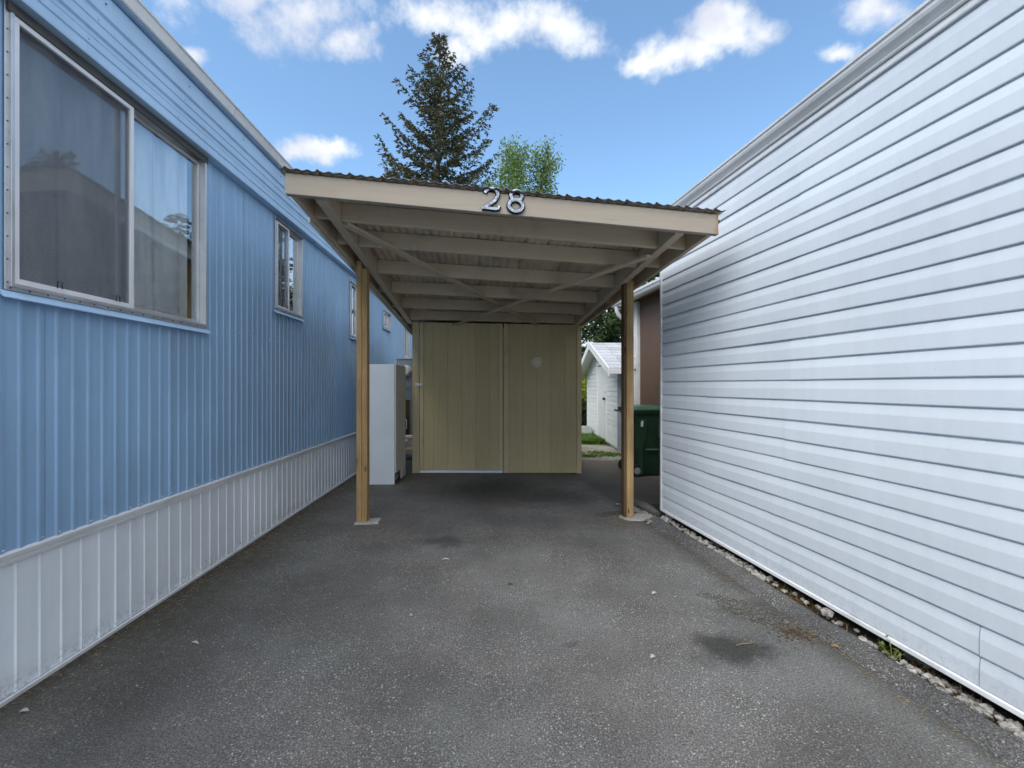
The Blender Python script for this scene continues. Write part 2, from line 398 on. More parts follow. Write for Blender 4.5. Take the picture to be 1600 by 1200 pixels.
def asphalt(name, base=(.130,.129,.126), kerb=False):
    m, q, b = new_mat(name)
    tc = q.n('ShaderNodeTexCoord'); v = tc.outputs['Object']
    x, y, z = q.sep(v)
    big = q.noise(v, .55, 5, .6)
    mid = q.noise(v, 2.3, 5, .65)
    fine = q.noise(v, 130, 3, .75)
    f = q.math('MULTIPLY', q.ramp(big, .34, .66, .80, 1.16), q.ramp(mid, .3, .7, .82, 1.14))
    f = q.math('MULTIPLY', f, q.ramp(fine, .30, .70, .40, 1.60))
    cm = q.n('ShaderNodeVectorMath', operation='SCALE'); cm.inputs[0].default_value = base; q.link(f, cm.inputs['Scale'])
    col = cm.outputs[0]
    # faint hue drift between reddish and greenish greys
    hue = q.ramp(q.noise(v, 1.1, 4, .6, .3), .4, .6)
    tint = q.mix(hue, (1.035, .985, .985), (.975, 1.01, 1.0))
    col = q.mix(1.0, col, tint, 'MULTIPLY')
    # exposed aggregate: small light stones, two sizes
    for sc, thr, amt, dens in ((130, .42, .7, .30), (60, .30, .85, .62)):
        d = q.voronoi(v, sc); cr = q.n('ShaderNodeTexVoronoi'); q.link(v, cr.inputs['Vector']); cr.inputs['Scale'].default_value = sc
        r, gg, bb = q.sep(cr.outputs['Color'])
        a = q.math('MULTIPLY', q.ramp(d, thr, thr*.7), q.ramp(r, dens, dens+.04))
        a = q.math('MULTIPLY', a, q.ramp(q.noise(v, 1.7, 5, .7), .35, .62, .25, 1))
        sv = q.n('ShaderNodeVectorMath', operation='SCALE'); sv.inputs[0].default_value = (.40,.40,.385); q.link(q.ramp(gg, 0, 1, .35, 1.25), sv.inputs['Scale'])
        col = q.mix(q.math('MULTIPLY', a, amt), col, sv.outputs[0])
    # dark pits
    pits = q.ramp(q.noise(v, 60, 3, .6), .62, .70, 0, .55)
    col = q.mix(pits, col, (.03,.03,.03))
    if not kerb:
        wv = q.vmath('ADD', v, q.comb(q.math('MULTIPLY', q.math('SUBTRACT', q.noise(v, 6, 5, .75), .5), .5),
                                      q.math('MULTIPLY', q.math('SUBTRACT', q.noise(v, 5, 5, .7), .45), .35), 0))
        # oil and damp stains with shapes of their own: cx, cy, rx, ry, strength
        for (cx, cy, rx, ry, st, cc) in ((1.08, 2.22, .24, .17, .80, (.018,.017,.016)), (1.30, 2.62, .22, .12, .35, (.035,.03,.025)),
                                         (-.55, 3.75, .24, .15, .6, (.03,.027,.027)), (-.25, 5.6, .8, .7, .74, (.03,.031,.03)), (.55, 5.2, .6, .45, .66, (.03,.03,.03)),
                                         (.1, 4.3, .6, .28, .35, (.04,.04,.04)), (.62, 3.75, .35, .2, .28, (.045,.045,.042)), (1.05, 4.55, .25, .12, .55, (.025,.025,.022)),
                                         (-.1, 2.0, .05, .02, .4, (.03,.03,.03)), (.36, 2.62, .05, .025, .5, (.03,.03,.03)), (.28, 2.28, .04, .02, .5, (.03,.03,.03)),
                                         (-1.2, 2.7, .45, .6, .3, (.045,.037,.032)), (-1.5, 1.9, .25, .6, .35, (.04,.036,.032)), (1.3, 1.65, .3, .3, .3, (.045,.045,.042))):
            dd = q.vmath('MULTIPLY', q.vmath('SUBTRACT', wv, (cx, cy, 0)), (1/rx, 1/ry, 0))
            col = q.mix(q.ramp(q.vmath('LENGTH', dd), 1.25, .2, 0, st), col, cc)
        # moss and soil along the skirting
        wall = q.math('SUBTRACT', x, q.math('ADD', -1.94, q.math('MULTIPLY', y, -.045)))
        mo = q.math('MULTIPLY', q.ramp(q.math('ADD', wall, q.math('MULTIPLY', q.math('SUBTRACT', q.noise(v, 1.3, 5, .6), .5), 1.1)), .65, .0),
                    q.ramp(q.noise(v, 18, 5, .7), .35, .6, .45, .95))
        mo = q.math('MULTIPLY', mo, q.ramp(y, 1.2, 3.2, .45, .9))
        col = q.mix(mo, col, (.052,.048,.026))
        soil = q.math('MULTIPLY', q.ramp(wall, .10, .02), q.ramp(q.noise(v, 30, 5, .7), .35, .6))
        col = q.mix(q.math('MULTIPLY', soil, .8), col, (.045,.036,.022))
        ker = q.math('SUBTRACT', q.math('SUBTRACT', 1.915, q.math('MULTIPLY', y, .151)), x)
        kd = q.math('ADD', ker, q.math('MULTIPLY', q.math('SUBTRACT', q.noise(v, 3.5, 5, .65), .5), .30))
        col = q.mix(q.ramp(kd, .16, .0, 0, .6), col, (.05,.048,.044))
        # sandy dust towards the back path
        sand = q.math('MULTIPLY', q.ramp(q.math('ADD', y, q.math('MULTIPLY', mid, 1.6)), 6.4, 8.2), q.ramp(x, .8, 1.3))
        col = q.mix(q.math('MULTIPLY', sand, .6), col, (.24,.21,.165))
    q.link(col, b.inputs['Base Color'])
    b.inputs['Roughness'].default_value = .82; b.inputs['Specular IOR Level'].default_value = .35
    bp = q.n('ShaderNodeBump'); bp.inputs['Strength'].default_value = .9; bp.inputs['Distance'].default_value = .006
    h = q.math('ADD', q.noise(v, 110, 4, .75), q.math('MULTIPLY', q.noise(v, 14, 3, .6), .8))
    q.link(h, bp.inputs['Height']); q.link(bp.outputs[0], b.inputs['Normal'])
    return m

BLUE = (.29, .47, .70)
M = {}
M['asphalt'] = asphalt('worn_asphalt')
M['kerb'] = asphalt('asphalt_kerb', (.095,.094,.094), True)
M['cracked'] = asphalt('cracked_asphalt', (.10,.095,.085), True)
M['blue'] = weathered_metal('blue_siding_paint', BLUE, rough=.38, streak=.08)
M['blue_band'] = weathered_metal('blue_band_paint', (.42,.61,.83), rough=.38, streak=.04)
M['skirt'] = weathered_metal('white_skirting_paint', (.82,.875,.94), 0.0, .15, rough=.42, streak=.04, amt=.5)
M['white_trim'] = plain('white_trim_paint', (.72,.74,.76), .45, .06, 3, dirt=(.2,.2,.19), dirtamt=.35, dscale=5)
M['white_siding'] = weathered_metal('white_aluminium_siding', (.68,.745,.815), .11, .30, dirt=(.30,.33,.31), rough=.6, streak=.025, amt=.28, can=.07, blot=.025)
M['gutter'] = plain('gutter_paint', (.66,.68,.69), .4, .1, 2, dirt=(.15,.15,.14), dirtamt=.4, dscale=4)
M['roofing'] = plain('roof_membrane', (.2,.2,.2), .8, .2, 6)
M['alu'] = plain('mill_aluminium', (.62,.64,.67), .38, .12, 6, metallic=.55, dirt=(.22,.2,.18), dirtamt=.4, dscale=12)
M['head_shade'] = plain('dark_head_shade', (.075,.072,.07), .5, .2, 8)  # dark colour standing in for shade at the window heads
M['sash'] = plain('white_sash', (.78,.80,.84), .4, .05, 5)
M['glass'] = glass_mat('window_glass')
M['screen'] = screen_mat('insect_screen')
M['curtain'] = sheer_mat('sheer_curtain')
M['brown_curtain'] = plain('brown_curtain', (.17,.075,.06), .9, .15, 6)
M['inside'] = plain('room_paint', (.38,.37,.34), .9, .1, 2)
M['dark'] = plain('dark_void', (.012,.012,.012), .95, .2, 3)
M['screw'] = plain('screw_heads', (.06,.06,.065), .5, .2, 40)
M['screw_light'] = plain('light_screw_heads', (.55,.62,.7), .35, .2, 40, metallic=.4)
M['fascia'] = painted_wood('beige_fascia_paint', (.355,.31,.255), 0, dirt=(.25,.2,.14), amt=.25, rust=2.655)
M['beam'] = painted_wood('beige_beam_paint', (.54,.45,.33), 1)
M['rafter'] = painted_wood('beige_rafter_paint', (.54,.45,.33), 0)
M['post'] = wood('raw_timber_post', (.50,.345,.175), (.33,.205,.09), 2)
M['roof_metal'] = plain('grey_roof_metal', (.13,.13,.14), .55, .3, 8, metallic=.3, dirt=(.06,.065,.05), dirtamt=.4, dscale=14)
M['roof_under'] = plain('beige_painted_sheet_underside', (.46,.385,.285), .7, .15, 5)
M['digit_edge'] = plain('black_enamel', (.008,.008,.01), .25, .2, 20)
M['digit_face'] = plain('worn_chrome', (.35,.38,.43), .22, .5, 40, metallic=.85, dirt=(.02,.02,.025), dirtamt=.9, dscale=30)
M['tan'] = painted_wood('tan_board_paint', (.58,.49,.285), 2, dirt=(.3,.25,.14), amt=.2)
M['tan_trim'] = painted_wood('tan_trim_paint', (.60,.505,.325), 2, dirt=(.22,.18,.10), amt=.35)
M['tan_disc'] = plain('cream_plastic', (.78,.73,.56), .5, .06, 8)
M['latch'] = plain('galvanised_latch', (.75,.77,.8), .35, .1, 20, metallic=.6)
M['melamine'] = plain('white_melamine', (.82,.89,.95), .35, .03, 2)
M['melamine_edge'] = plain('grey_melamine_door', (.62,.62,.60), .4, .05, 3)
M['metergrey'] = plain('grey_enamel_box', (.30,.34,.39), .5, .08, 6, dirt=(.15,.15,.14), dirtamt=.3)
M['meterface'] = plain('meter_face', (.75,.76,.76), .3, .1, 20)
M['board'] = wood('brown_backboard', (.16,.105,.05), (.08,.05,.025), 2)
M['stepwood'] = wood('pale_step_wood', (.55,.45,.30), (.40,.30,.18), 0)
M['concrete'] = plain('concrete', (.36,.355,.34), .85, .2, 9, bump=.5, bscale=60, dirt=(.12,.11,.09), dirtamt=.6, dscale=8, fine=.12)
M['stone'] = leaf_mat('pale_gravel', (.12,.113,.10), (.46,.45,.42), .0, 40)
M['brown'] = plain('brown_panel_paint', (.135,.085,.062), .6, .12, 2, bump=.1, bscale=30)
M['bin'] = plain('green_bin_plastic', (.018,.055,.030), .45, .15, 4, dirt=(.10,.11,.09), dirtamt=.35, dscale=6)
M['bin_lid'] = plain('green_lid_plastic', (.05,.13,.075), .4, .15, 4, dirt=(.2,.22,.19), dirtamt=.4, dscale=8)
M['rubber'] = plain('black_rubber', (.015,.015,.016), .7, .2, 20)
M['sticker'] = plain('pale_sticker', (.7,.74,.72), .5, .1, 20)
M['shed_white'] = plain('white_shed_paint', (.80,.81,.80), .55, .05, 3, objrand=.04)
M['shingle'] = plain('grey_shingle', (.36,.38,.41), .85, .2, 30, objrand=.14)
M['bark'] = plain('bark', (.07,.055,.042), .95, .4, 12, bump=1, bscale=25, bdist=.03)
M['pale_bark'] = plain('pale_bark', (.16,.14,.12), .95, .3, 12)
M['fir'] = leaf_mat('fir_needles', (.042,.050,.028), (.115,.115,.068), .15, .9)
M['fir2'] = leaf_mat('green_fir_needles', (.022,.045,.018), (.065,.11,.035), .2, .9)
M['leaf'] = leaf_mat('spring_leaves', (.10,.18,.05), (.23,.34,.13), .45, 1.0)
M['shrub'] = leaf_mat('shrub_leaves', (.14,.22,.03), (.34,.38,.06), .4, 3)
M['hedge'] = leaf_mat('hedge_leaves', (.02,.04,.015), (.06,.09,.03), .3, 2)
M['grass'] = leaf_mat('grass_blades', (.07,.15,.02), (.17,.27,.05), .35, 3)
M['weed'] = leaf_mat('weed_leaves', (.13,.20,.04), (.30,.36,.10), .4, 9)
M['drygrass'] = leaf_mat('dry_stalks', (.20,.14,.07), (.38,.30,.17), .2, 9)
M['moss'] = leaf_mat('dry_moss', (.045,.030,.014), (.13,.075,.03), .1, 20)
M['litter'] = plain('pale_litter', (.42,.41,.38), .8, .2, 30)
M['planter'] = plain('grey_planter', (.40,.43,.43), .7, .15, 6)

# ground shared by lawn and far ground
def ground_mat():
    m, q, b = new_mat('yard_ground')
    tc = q.n('ShaderNodeTexCoord'); v = tc.outputs['Object']
    col = q.mix(q.ramp(q.noise(v, 3, 6, .65), .35, .65), (.055,.10,.022), (.12,.17,.045))
    col = q.mix(q.ramp(q.noise(v, .5, 5, .65), .52, .68, 0, .6), col, (.16,.13,.085))
    q.link(col, b.inputs['Base Color']); b.inputs['Roughness'].default_value = .95
    bp = q.n('ShaderNodeBump'); bp.inputs['Strength'].default_value = 1; bp.inputs['Distance'].default_value = .05
    q.link(q.noise(v, 25, 5, .7), bp.inputs['Height']); q.link(bp.outputs[0], b.inputs['Normal'])
    return m
def path_mat():
    m, q, b = new_mat('sandy_path')
    tc = q.n('ShaderNodeTexCoord'); v = tc.outputs['Object']
    col = q.mix(q.ramp(q.noise(v, 2.5, 6, .65), .35, .65), (.30,.265,.215), (.42,.385,.33))
    col = q.mix(q.ramp(q.noise(v, 70, 4, .7), .55, .7, 0, .5), col, (.14,.12,.10))
    gr = q.math('MULTIPLY', q.ramp(q.noise(v, 1.6, 6, .7), .52, .62), q.ramp(q.noise(v, 30, 4, .7), .4, .6))
    col = q.mix(q.math('MULTIPLY', gr, .8), col, (.11,.17,.035))
    q.link(col, b.inputs['Base Color']); b.inputs['Roughness'].default_value = .95
    bp = q.n('ShaderNodeBump'); bp.inputs['Strength'].default_value = .8; bp.inputs['Distance'].default_value = .02
    q.link(q.noise(v, 60, 5, .7), bp.inputs['Height']); q.link(bp.outputs[0], b.inputs['Normal'])
    return m

# ------------------------------------------------------------------ the ground
gm = MB().add([(-300,-300,-.012),(300,-300,-.012),(300,600,-.012),(-300,600,-.012)], [(0,1,2,3)])
tag(gm.build('ground', ground_mat(), fix=False), kind='structure')
dm = MB().add([(-3.2,-8,0),(3.2,-8,0),(3.2,-.5,0),(2.6,7.7,0),(1.5,7.75,0),(.9,7.95,0),(.2,9.6,0),(-3.2,13,0)], [tuple(range(8))])
driveway = tag(dm.build('driveway', M['asphalt'], fix=False), kind='structure')
pm = MB().add([(.2,7.6,-.004),(4,7.6,-.004),(4,9.6,-.004),(2.05,9.6,-.004),(1.75,9.75,-.004),(1.2,9.9,-.004),(.2,10.2,-.004)], [tuple(range(7))])
tag(pm.build('path', path_mat(), fix=False), kind='structure')

# ------------------------------------------------------------------ blue mobile home (left)
home = thing('mobile_home', 'blue ribbed metal mobile home with white skirting along the left of the driveway', 'mobile home', (-1.96,0,0), .045)
HY0, HY1 = -2.4, 14.4
WINS = [dict(y0=1.82, y1=3.11, z0=1.665, z1=2.835, mid=.505, cur='sheer'),
        dict(y0=4.10, y1=4.68, z0=1.965, z1=2.80, mid=.47, cur='dark'),
        dict(y0=6.27, y1=6.87, z0=1.955, z1=2.72, mid=.47, cur='brown'),
        dict(y0=8.20, y1=8.78, z0=2.33, z1=2.64, mid=.47, cur='sheer'),
        dict(y0=10.15, y1=10.75, z0=1.90, z1=2.60, mid=.47, cur='brown')]
def rib_profile(y0, y1, pitch, kind):
    """(x, y) points of ribbed sheet"""
    pts = []; n = round((y1-y0)/pitch)
    for i in range(n):
        b = y0 + i*pitch
        if kind == 'wall':
            seq = [(0,0),(.041,.0006),(.0465,.0066),(.053,.0071),(.072,.0040),(.0755,.0004)]
        else:
            seq = [(0,0),(.082,0),(.086,.0055),(.092,.0055),(.096,0)]
        pts += [(dx, b+dy) for dy, dx in seq]
    pts.append((0, y1))
    return pts
def clip_prof(pts, a, b):
    out = []
    for (x0,y0),(x1,y1) in zip(pts, pts[1:]):
        if y1 <= a or y0 >= b: continue
        def at(y): return (x0+(x1-x0)*(y-y0)/(y1-y0) if y1 > y0 else x0, y)
        s, e = at(max(a,y0)), at(min(b,y1))
        if not out: out.append(s)
        out.append(e)
    return out
y = HY0; k = 0
while y < HY1 - .01:
    ye = min(y + .4, HY1)
    prof = rib_profile(y, ye, .08, 'wall')
    lap = .0010 if k % 2 else 0.0
    cuts = sorted({y, ye} | {v for w in WINS for v in (w['y0']+.012, w['y1']-.012) if y < v < ye})
    for a, b in zip(cuts, cuts[1:]):
        pr = [(px+lap, py) for px, py in clip_prof(prof, a, b)]
        w = next((w for w in WINS if w['y0']+.011 <= a and b <= w['y1']-.011), None)
        for z0, z1 in ([(.585, 2.90)] if not w else [(.585, w['z0']+.012), (w['z1']-.012, 2.90)]):
            MB().prism(pr, 'z', z0, z1, closed=False).build('siding_sheet', M['blue'], home, fix=False)
    y = ye; k += 1
y = HY0; k = 0
while y < HY1 - .01:
    ye = min(y + .6, HY1)
    pr = [(px - .012 + (.001 if k % 2 else 0), py) for px, py in rib_profile(y, ye, .1, 'skirt')]
    MB().prism(pr, 'z', .012, .575, closed=False).build('skirting_sheet', M['skirt'], home, fix=False)
    y = ye; k += 1
# rails: top of skirting (three-step trim in lengths) and ground channel
y = HY0
for L in (3.1, 2.06, 3.0, 3.0, 3.0, 2.64):
    MB().prism([(-.01,.556),(.008,.556),(.010,.570),(.004,.573),(.004,.580),(.014,.583),(.016,.598),(.010,.603),(.004,.606),(-.01,.606)], 'y', y+.0015, y+L-.0015).build('skirting_rail', M['white_trim'], home)
    y += L
MB().prism([(-.012,-.004),(.012,-.004),(.014,.016),(.008,.018),(.006,.010),(-.012,.010)], 'y', HY0, HY1).build('ground_channel', M['white_trim'], home)
# corrugated band under the eave: three lapped lengths of ridged metal
bandp = [(.004,2.828),(.044,2.828),(.046,2.836),(.036,2.842),(.034,2.882),(.028,2.885),(.028,2.893),(.035,2.897),(.034,2.935),(.037,2.939),(.036,2.945),(.022,2.952),(.022,2.972),(.034,2.980),
         (.034,3.018),(.029,3.021),(.029,3.027),(.035,3.031),(.034,3.062),(.021,3.070),(.021,3.088),(.034,3.097),(.033,3.135),(.029,3.139),(.030,3.205),(.004,3.205)]
y = HY0
for i, L in enumerate((3.66, 3.66, 3.66, 3.66, 2.16)):
    e = .026 + (.0015 if i % 2 else 0)
    MB().prism([(a+e if a > .01 else a, b) for a, b in bandp], 'y', y, min(y+L+.02, HY1)).build('eave_band', M['blue_band'], home)
    y += L
MB().prism([(-.02,3.207),(.082,3.214),(.082,3.222),(-.02,3.222)], 'y', HY0, HY1).build('soffit', M['blue'], home)
MB().prism([(.070,3.2235),(.094,3.222),(.100,3.228),(.094,3.236),(.104,3.292),(.112,3.296),(.112,3.306),(.100,3.310),(.06,3.312)], 'y', HY0, 3.3).build('gutter', M['gutter'], home)
MB().prism([(.070,3.2235),(.094,3.222),(.100,3.228),(.094,3.236),(.104,3.292),(.112,3.296),(.112,3.306),(.100,3.310),(.06,3.312)], 'y', 3.303, HY1).build('gutter', M['gutter'], home)
MB().hexa([(-3.9,HY0,3.225),(.055,HY0,3.225),(.055,HY1,3.225),(-3.9,HY1,3.225),(-3.9,HY0,3.32),(.055,HY0,3.318),(.055,HY1,3.318),(-3.9,HY1,3.32)]).build('roof', M['roofing'], home)
# rest of the shell: back, ends, floor, so the rooms are closed
sh = MB().box(-3.8,-3.72,HY0,HY1,.5,3.2).box(-3.72,-.2,HY0,HY0+.06,.5,3.2).box(-3.72,-.0,HY1-.06,HY1-.002,.5,3.2)
sh.build('wall', M['blue'], home)
MB().box(-3.7,-.06,HY0+.07,HY1-.07,.52,.6).build('floor', M['inside'], home)
MB().box(-1.6,-1.55,HY0+.07,HY1-.07,.61,3.19).build('partition', M['inside'], home)
# screws
sc = MB()
yy = HY0 + .06; i = 0
while yy < HY1:
    sc.lathe([(.006,0),(.005,.003),(.002,.004)], (.0085, yy, .619 + rnd.uniform(-.003,.003)), 6, 'x'); yy += .16 if i % 2 else .08; i += 1
for yy in [3.2+.16*j for j in range(30)]:
    sc.lathe([(.006,0),(.005,.003),(.002,.004)], (.0085, yy, 1.68 + rnd.uniform(-.004,.004)), 6, 'x')
tag(sc.build('screws', M['screw_light'], home), kind='stuff')
sc = MB()
for yy in [HY0+.2+.62*j for j in range(24)]:
    for zz in (2.912, 3.045, 3.16): sc.lathe([(.005,0),(.004,.002),(.002,.003)], (.060, yy + (zz-2.9)*.4, zz), 6, 'x')
tag(sc.build('band_screws', M['screw'], home), kind='stuff')
def curtain(y0, y1, z0, z1, x, amp, per, seed):
    r = random.Random(seed); mb = MB(); n = int((y1-y0)/.012); vs = []
    ph = 0; pts = []
    for i in range(n+1):
        ph += (2*math.pi*.012/per)*r.uniform(.5, 1.5)
        pts.append((math.sin(ph), math.sin(ph*.37+seed), y0 + (y1-y0)*i/n))
    rows = 8
    for j in range(rows+1):
        t = j/rows
        for s1, s2, yv in pts:
            vs.append((x + amp*(s1*(.75+.5*t) + .5*s2), yv, z1 + (z0-z1)*t))
    fs = [(j*(n+1)+i, j*(n+1)+i+1, (j+1)*(n+1)+i+1, (j+1)*(n+1)+i) for j in range(rows) for i in range(n)]
    return mb.add(vs, fs)
def window(w, idx):
    y0, y1, z0, z1 = w['y0'], w['y1'], w['z0'], w['z1']; ym = y0 + (y1-y0)*w['mid']
    big = idx == 0
    fw = .024 if big else .020
    mb = MB()
    # flat nailing flange and box channel behind it
    for a, b, c, d in ((y0, y1, z0, z0+fw), (y0, y1, z1-fw, z1), (y0, y0+fw, z0+fw, z1-fw), (y1-fw, y1, z0+fw, z1-fw)):
        mb.box(.0095, .0155, a, b, c, d)
    i = fw*.62
    for a, b, c, d in ((y0+i, y1-i, z0+i, z0+i+.014), (y0+i, y1-i, z1-i-.014, z1-i), (y0+i, y0+i+.014, z0+i+.014, z1-i-.014), (y1-i-.014, y1-i, z0+i+.014, z1-i-.014)):
        mb.box(-.05, .026, a, b, c, d)
    win = mb.build('window', M['alu'], home, bevel=.0015)
    yi0, yi1, zi0, zi1 = y0+i+.015, y1-i-.015, z0+i+.015, z1-i-.015
    hd = .050 if big else .03
    MB().box(.0161, .0285, y0+.002, y1-.002, z1-hd, z1-.008).build('head_shade_strip', M['head_shade'], win, bevel=.002)  # dark strip paints in the shade below the overhanging eave band
    zi1 -= hd - .03
    # screened half: white frame with dark mesh
    s = .022 if big else .016
    mb = MB()
    for a, b, c, d in ((yi0, ym, zi0, zi0+s), (yi0, ym, zi1-s, zi1), (yi0, yi0+s, zi0+s, zi1-s), (ym-s*1.1, ym, zi0+s, zi1-s)):
        mb.box(.006, .021, a, b, c, d)
    mb.build('screen_frame', M['sash'], win, bevel=.0015)
    MB().add([(.012,yi0+s*.8,zi0+s*.8),(.012,ym-s*.8,zi0+s*.8),(.012,ym-s*.8,zi1-s*.8),(.012,yi0+s*.8,zi1-s*.8)], [(0,1,2,3)]).build('insect_screen', M['screen'], win, fix=False)
    if big or idx == 1:
        for yy in (yi0+.15*(y1-y0), ym-.085*(y1-y0)):
            t = MB(); h = .028; ww = .012
            t.tube([(.023,yy-ww,zi0+s-.004),(.024,yy-ww*.8,zi0+s+h),(.024,yy+ww*.8,zi0+s+h),(.023,yy+ww,zi0+s-.004)], .002, 5)
            t.build('pull_tab', M['rubber'], win)
    # sliding sash on the other half
    mb = MB(); s2 = .02
    for a, b, c, d in ((ym, yi1, zi0, zi0+s2), (ym, yi1, zi1-s2, zi1), (ym+.001, ym+s2, zi0+s2, zi1-s2), (yi1-s2, yi1, zi0+s2, zi1-s2)):
        mb.box(-.030, -.012, a, b, c, d)
    mb.build('sash', M['alu'], win, bevel=.0015)
    for a, b in ((ym+s2*.5, yi1-s2*.5), (yi0, ym)):
        MB().box(-.023, -.020, a, b, zi0+.004, zi1-.004).build('glass_pane', M['glass'], win)
    # curtains
    if w['cur'] == 'sheer':
        curtain(yi0, ym+(.435 if big else .27)*(y1-y0), zi0-.05, zi1+.02, -.075, .024, .20, idx+1).build('curtain', M['curtain'], win, smooth=True)
    elif w['cur'] == 'brown':
        curtain(yi0-.02, yi1+.02, zi0-.05, zi1+.02, -.12, .02, .09, idx+1).build('curtain', M['brown_curtain'], win, smooth=True)
    else:
        curtain(yi0, ym-.02, zi0-.05, zi1+.02, -.13, .02, .12, idx+1).build('curtain', M['brown_curtain'], win, smooth=True)
    # screws round the flange
    mb = MB(); n = max(4, int((y1-y0)/.075))
    for j in range(n): mb.lathe([(.0042,0),(.004,.0015),(.002,.003)], (.0155, y0+.02+(y1-y0-.04)*j/(n-1), z0+.009), 6, 'x')
    n = max(4, int((z1-z0)/.085))
    for j in range(n):
        for yy in (y0+.009, y1-.009): mb.lathe([(.0036,0),(.0035,.0015),(.002,.003)], (.0155, yy, z0+.03+(z1-z0-.06)*j/(n-1)), 6, 'x')
    tag(mb.build('flange_screws', M['screw'], win), kind='stuff')
    # blue drip flashing bowed out under the sill
    mb = MB(); n = 14; vs = []
    for j in range(n+1):
        t = j/n; yy = y0-.02 + (y1-y0+.04)*t; bow = .010*math.sin(math.pi*t) + .004*math.sin(7*t+idx)
        vs += [(.0095, yy, z0-.003), (.0125, yy, z0-.0035), (.030+bow, yy, z0-.030-.3*bow), (.040+bow, yy, z0-.033-.3*bow), (.036+bow, yy, z0-.037-.3*bow), (.0095, yy, z0-.018)]
    fs = [(j*6+k2, j*6+(k2+1) % 6, (j+1)*6+(k2+1) % 6, (j+1)*6+k2) for j in range(n) for k2 in range(6)] + [tuple(range(6)), tuple(range(n*6+5, n*6-1, -1))]
    mb.add(vs, fs).build('sill_flashing', M['blue_band'], win)
    return win
for i, w in enumerate(WINS): window(w, i)

# ------------------------------------------------------------------ white sided home (right)
rhome = thing('white_home', 'white home with lapped horizontal metal siding along the right of the driveway', 'mobile home', (2.095,0,0), .15)
PITCH, Z0, NROW = .1205, .1095, 22
WY0, WY1 = -2.6, 4.398
def lap(z, o):
    return [(o-.000, z+.002), (o-.0125, z), (o-.0138, z+.004), (o-.0138, z+.066), (o-.0134, z+.070), (o-.0078, z+.1105), (o-.0010, z+.1135), (o-.0005, z+PITCH+.006)]
for k in range(NROW//2):
    seams = [WY0, WY0 + .8 + ((k*1.37) % 2.4), 1.62 if k == 0 else (2.02 + ((k*.83) % 1.7)), WY1-.018]
    if k == 0: seams = [WY0, -.4, 1.79, WY1-.018]
    if k == 1: seams = [WY0, .2, 2.93, WY1-.018]
    for i, (a, b) in enumerate(zip(seams, seams[1:])):
        mb = MB()
        e = -.0026 if i % 2 else 0
        p1 = lap(Z0 + 2*k*PITCH, e); p2 = lap(Z0 + (2*k+1)*PITCH, e)
        n = 10; vs = []; prof = p1[:-1] + p2
        ph = rnd.uniform(0, 6)
        for j in range(n+1):
            yy = a + (b-.0035-a)*j/n
            wv = .0016*math.sin(yy*1.9+ph) + .0008*math.sin(yy*4.3+ph*2)
            for (px, pz) in prof: vs.append((px, yy, pz + wv))
        m_ = len(prof)
        fs = [(j*m_+q, j*m_+q+1, (j+1)*m_+q+1, (j+1)*m_+q) for j in range(n) for q in range(m_-1)]
        mb.add(vs, fs).build('siding_panel', M['white_siding'], rhome, fix=False)
MB().prism([(.004,.090),(-.020,.084),(-.024,.088),(-.022,.104),(-.015,.1085),(.004,.1085)], 'y', WY0, WY1-.0185).build('starter_strip', M['white_trim'], rhome)
MB().box(-.021, .03, WY1-.018, WY1+.012, .086, 2.76).build('corner_trim', M['white_trim'], rhome, bevel=.003)
# eave: frieze, gutter with rolled lip
MB().prism([(.01,2.7625),(-.022,2.762),(-.024,2.768),(-.020,2.796),(.01,2.796)], 'y', WY0, WY1+.03).build('frieze', M['white_trim'], rhome)
MB().prism([(.01,2.798),(-.030,2.7985),(-.034,2.804),(-.034,2.812),(-.044,2.826),(-.060,2.842),(-.066,2.856),(-.066,2.872),(-.074,2.876),(-.075,2.890),(-.066,2.895),(-.045,2.893),(.01,2.893)], 'y', WY0, WY1+.05).build('gutter', M['gutter'], rhome)
MB().hexa([(.012,WY0,2.80),(3.0,WY0,2.80),(3.0,WY1+.05,2.80),(.012,WY1+.05,2.80),(.012,WY0,2.897),(3.0,WY0,3.0),(3.0,WY1+.05,3.0),(.012,WY1+.05,2.897)]).build('roof', M['roofing'], rhome)
MB().box(.034, 1.05, WY1-.04, WY1+.01, .0, 2.79).build('wall', M['shed_white'], rhome)
MB().box(.012, .030, WY0, WY1-.03, .10, 2.79).build('wall', M['shed_white'], rhome)
MB().box(.30, .34, WY0, WY1-.05, -.004, .5).build('crawl_space_shade_sheet', M['dark'], rhome)  # near-black sheet, colour stands in for the darkness under the home
# set-back body behind the corner
MB().box(1.09, 1.15, 4.42, 7.34, .0, 2.66).build('wall_panel', M['brown'], rhome)
MB().box(1.065, 1.15, 7.345, 7.72, .0, 2.66).build('wall_panel', M['shed_white'], rhome)
MB().box(1.04, 1.10, 7.31, 7.35, .0, 2.64).build('corner_trim', M['white_trim'], rhome, bevel=.003)
MB().box(1.15, 3.0, 7.66, 7.72, .0, 2.66).build('wall', M['shed_white'], rhome)
MB().box(.855, 1.09, 4.42, 7.72, 2.655, 2.675).build('soffit', M['brown'], rhome)
MB().prism([(.86,2.60),(.79,2.60),(.765,2.62),(.75,2.66),(.74,2.665),(.74,2.70),(.86,2.70)], 'y', 4.42, 7.74).build('gutter', M['gutter'], rhome)
MB().hexa([(.80,4.41,2.70),(3.0,4.41,2.70),(3.0,7.74,2.70),(.80,7.74,2.70),(.80,4.41,2.71),(3.0,4.41,2.95),(3.0,7.74,2.95),(.80,7.74,2.71)]).build('roof', M['roofing'], rhome)
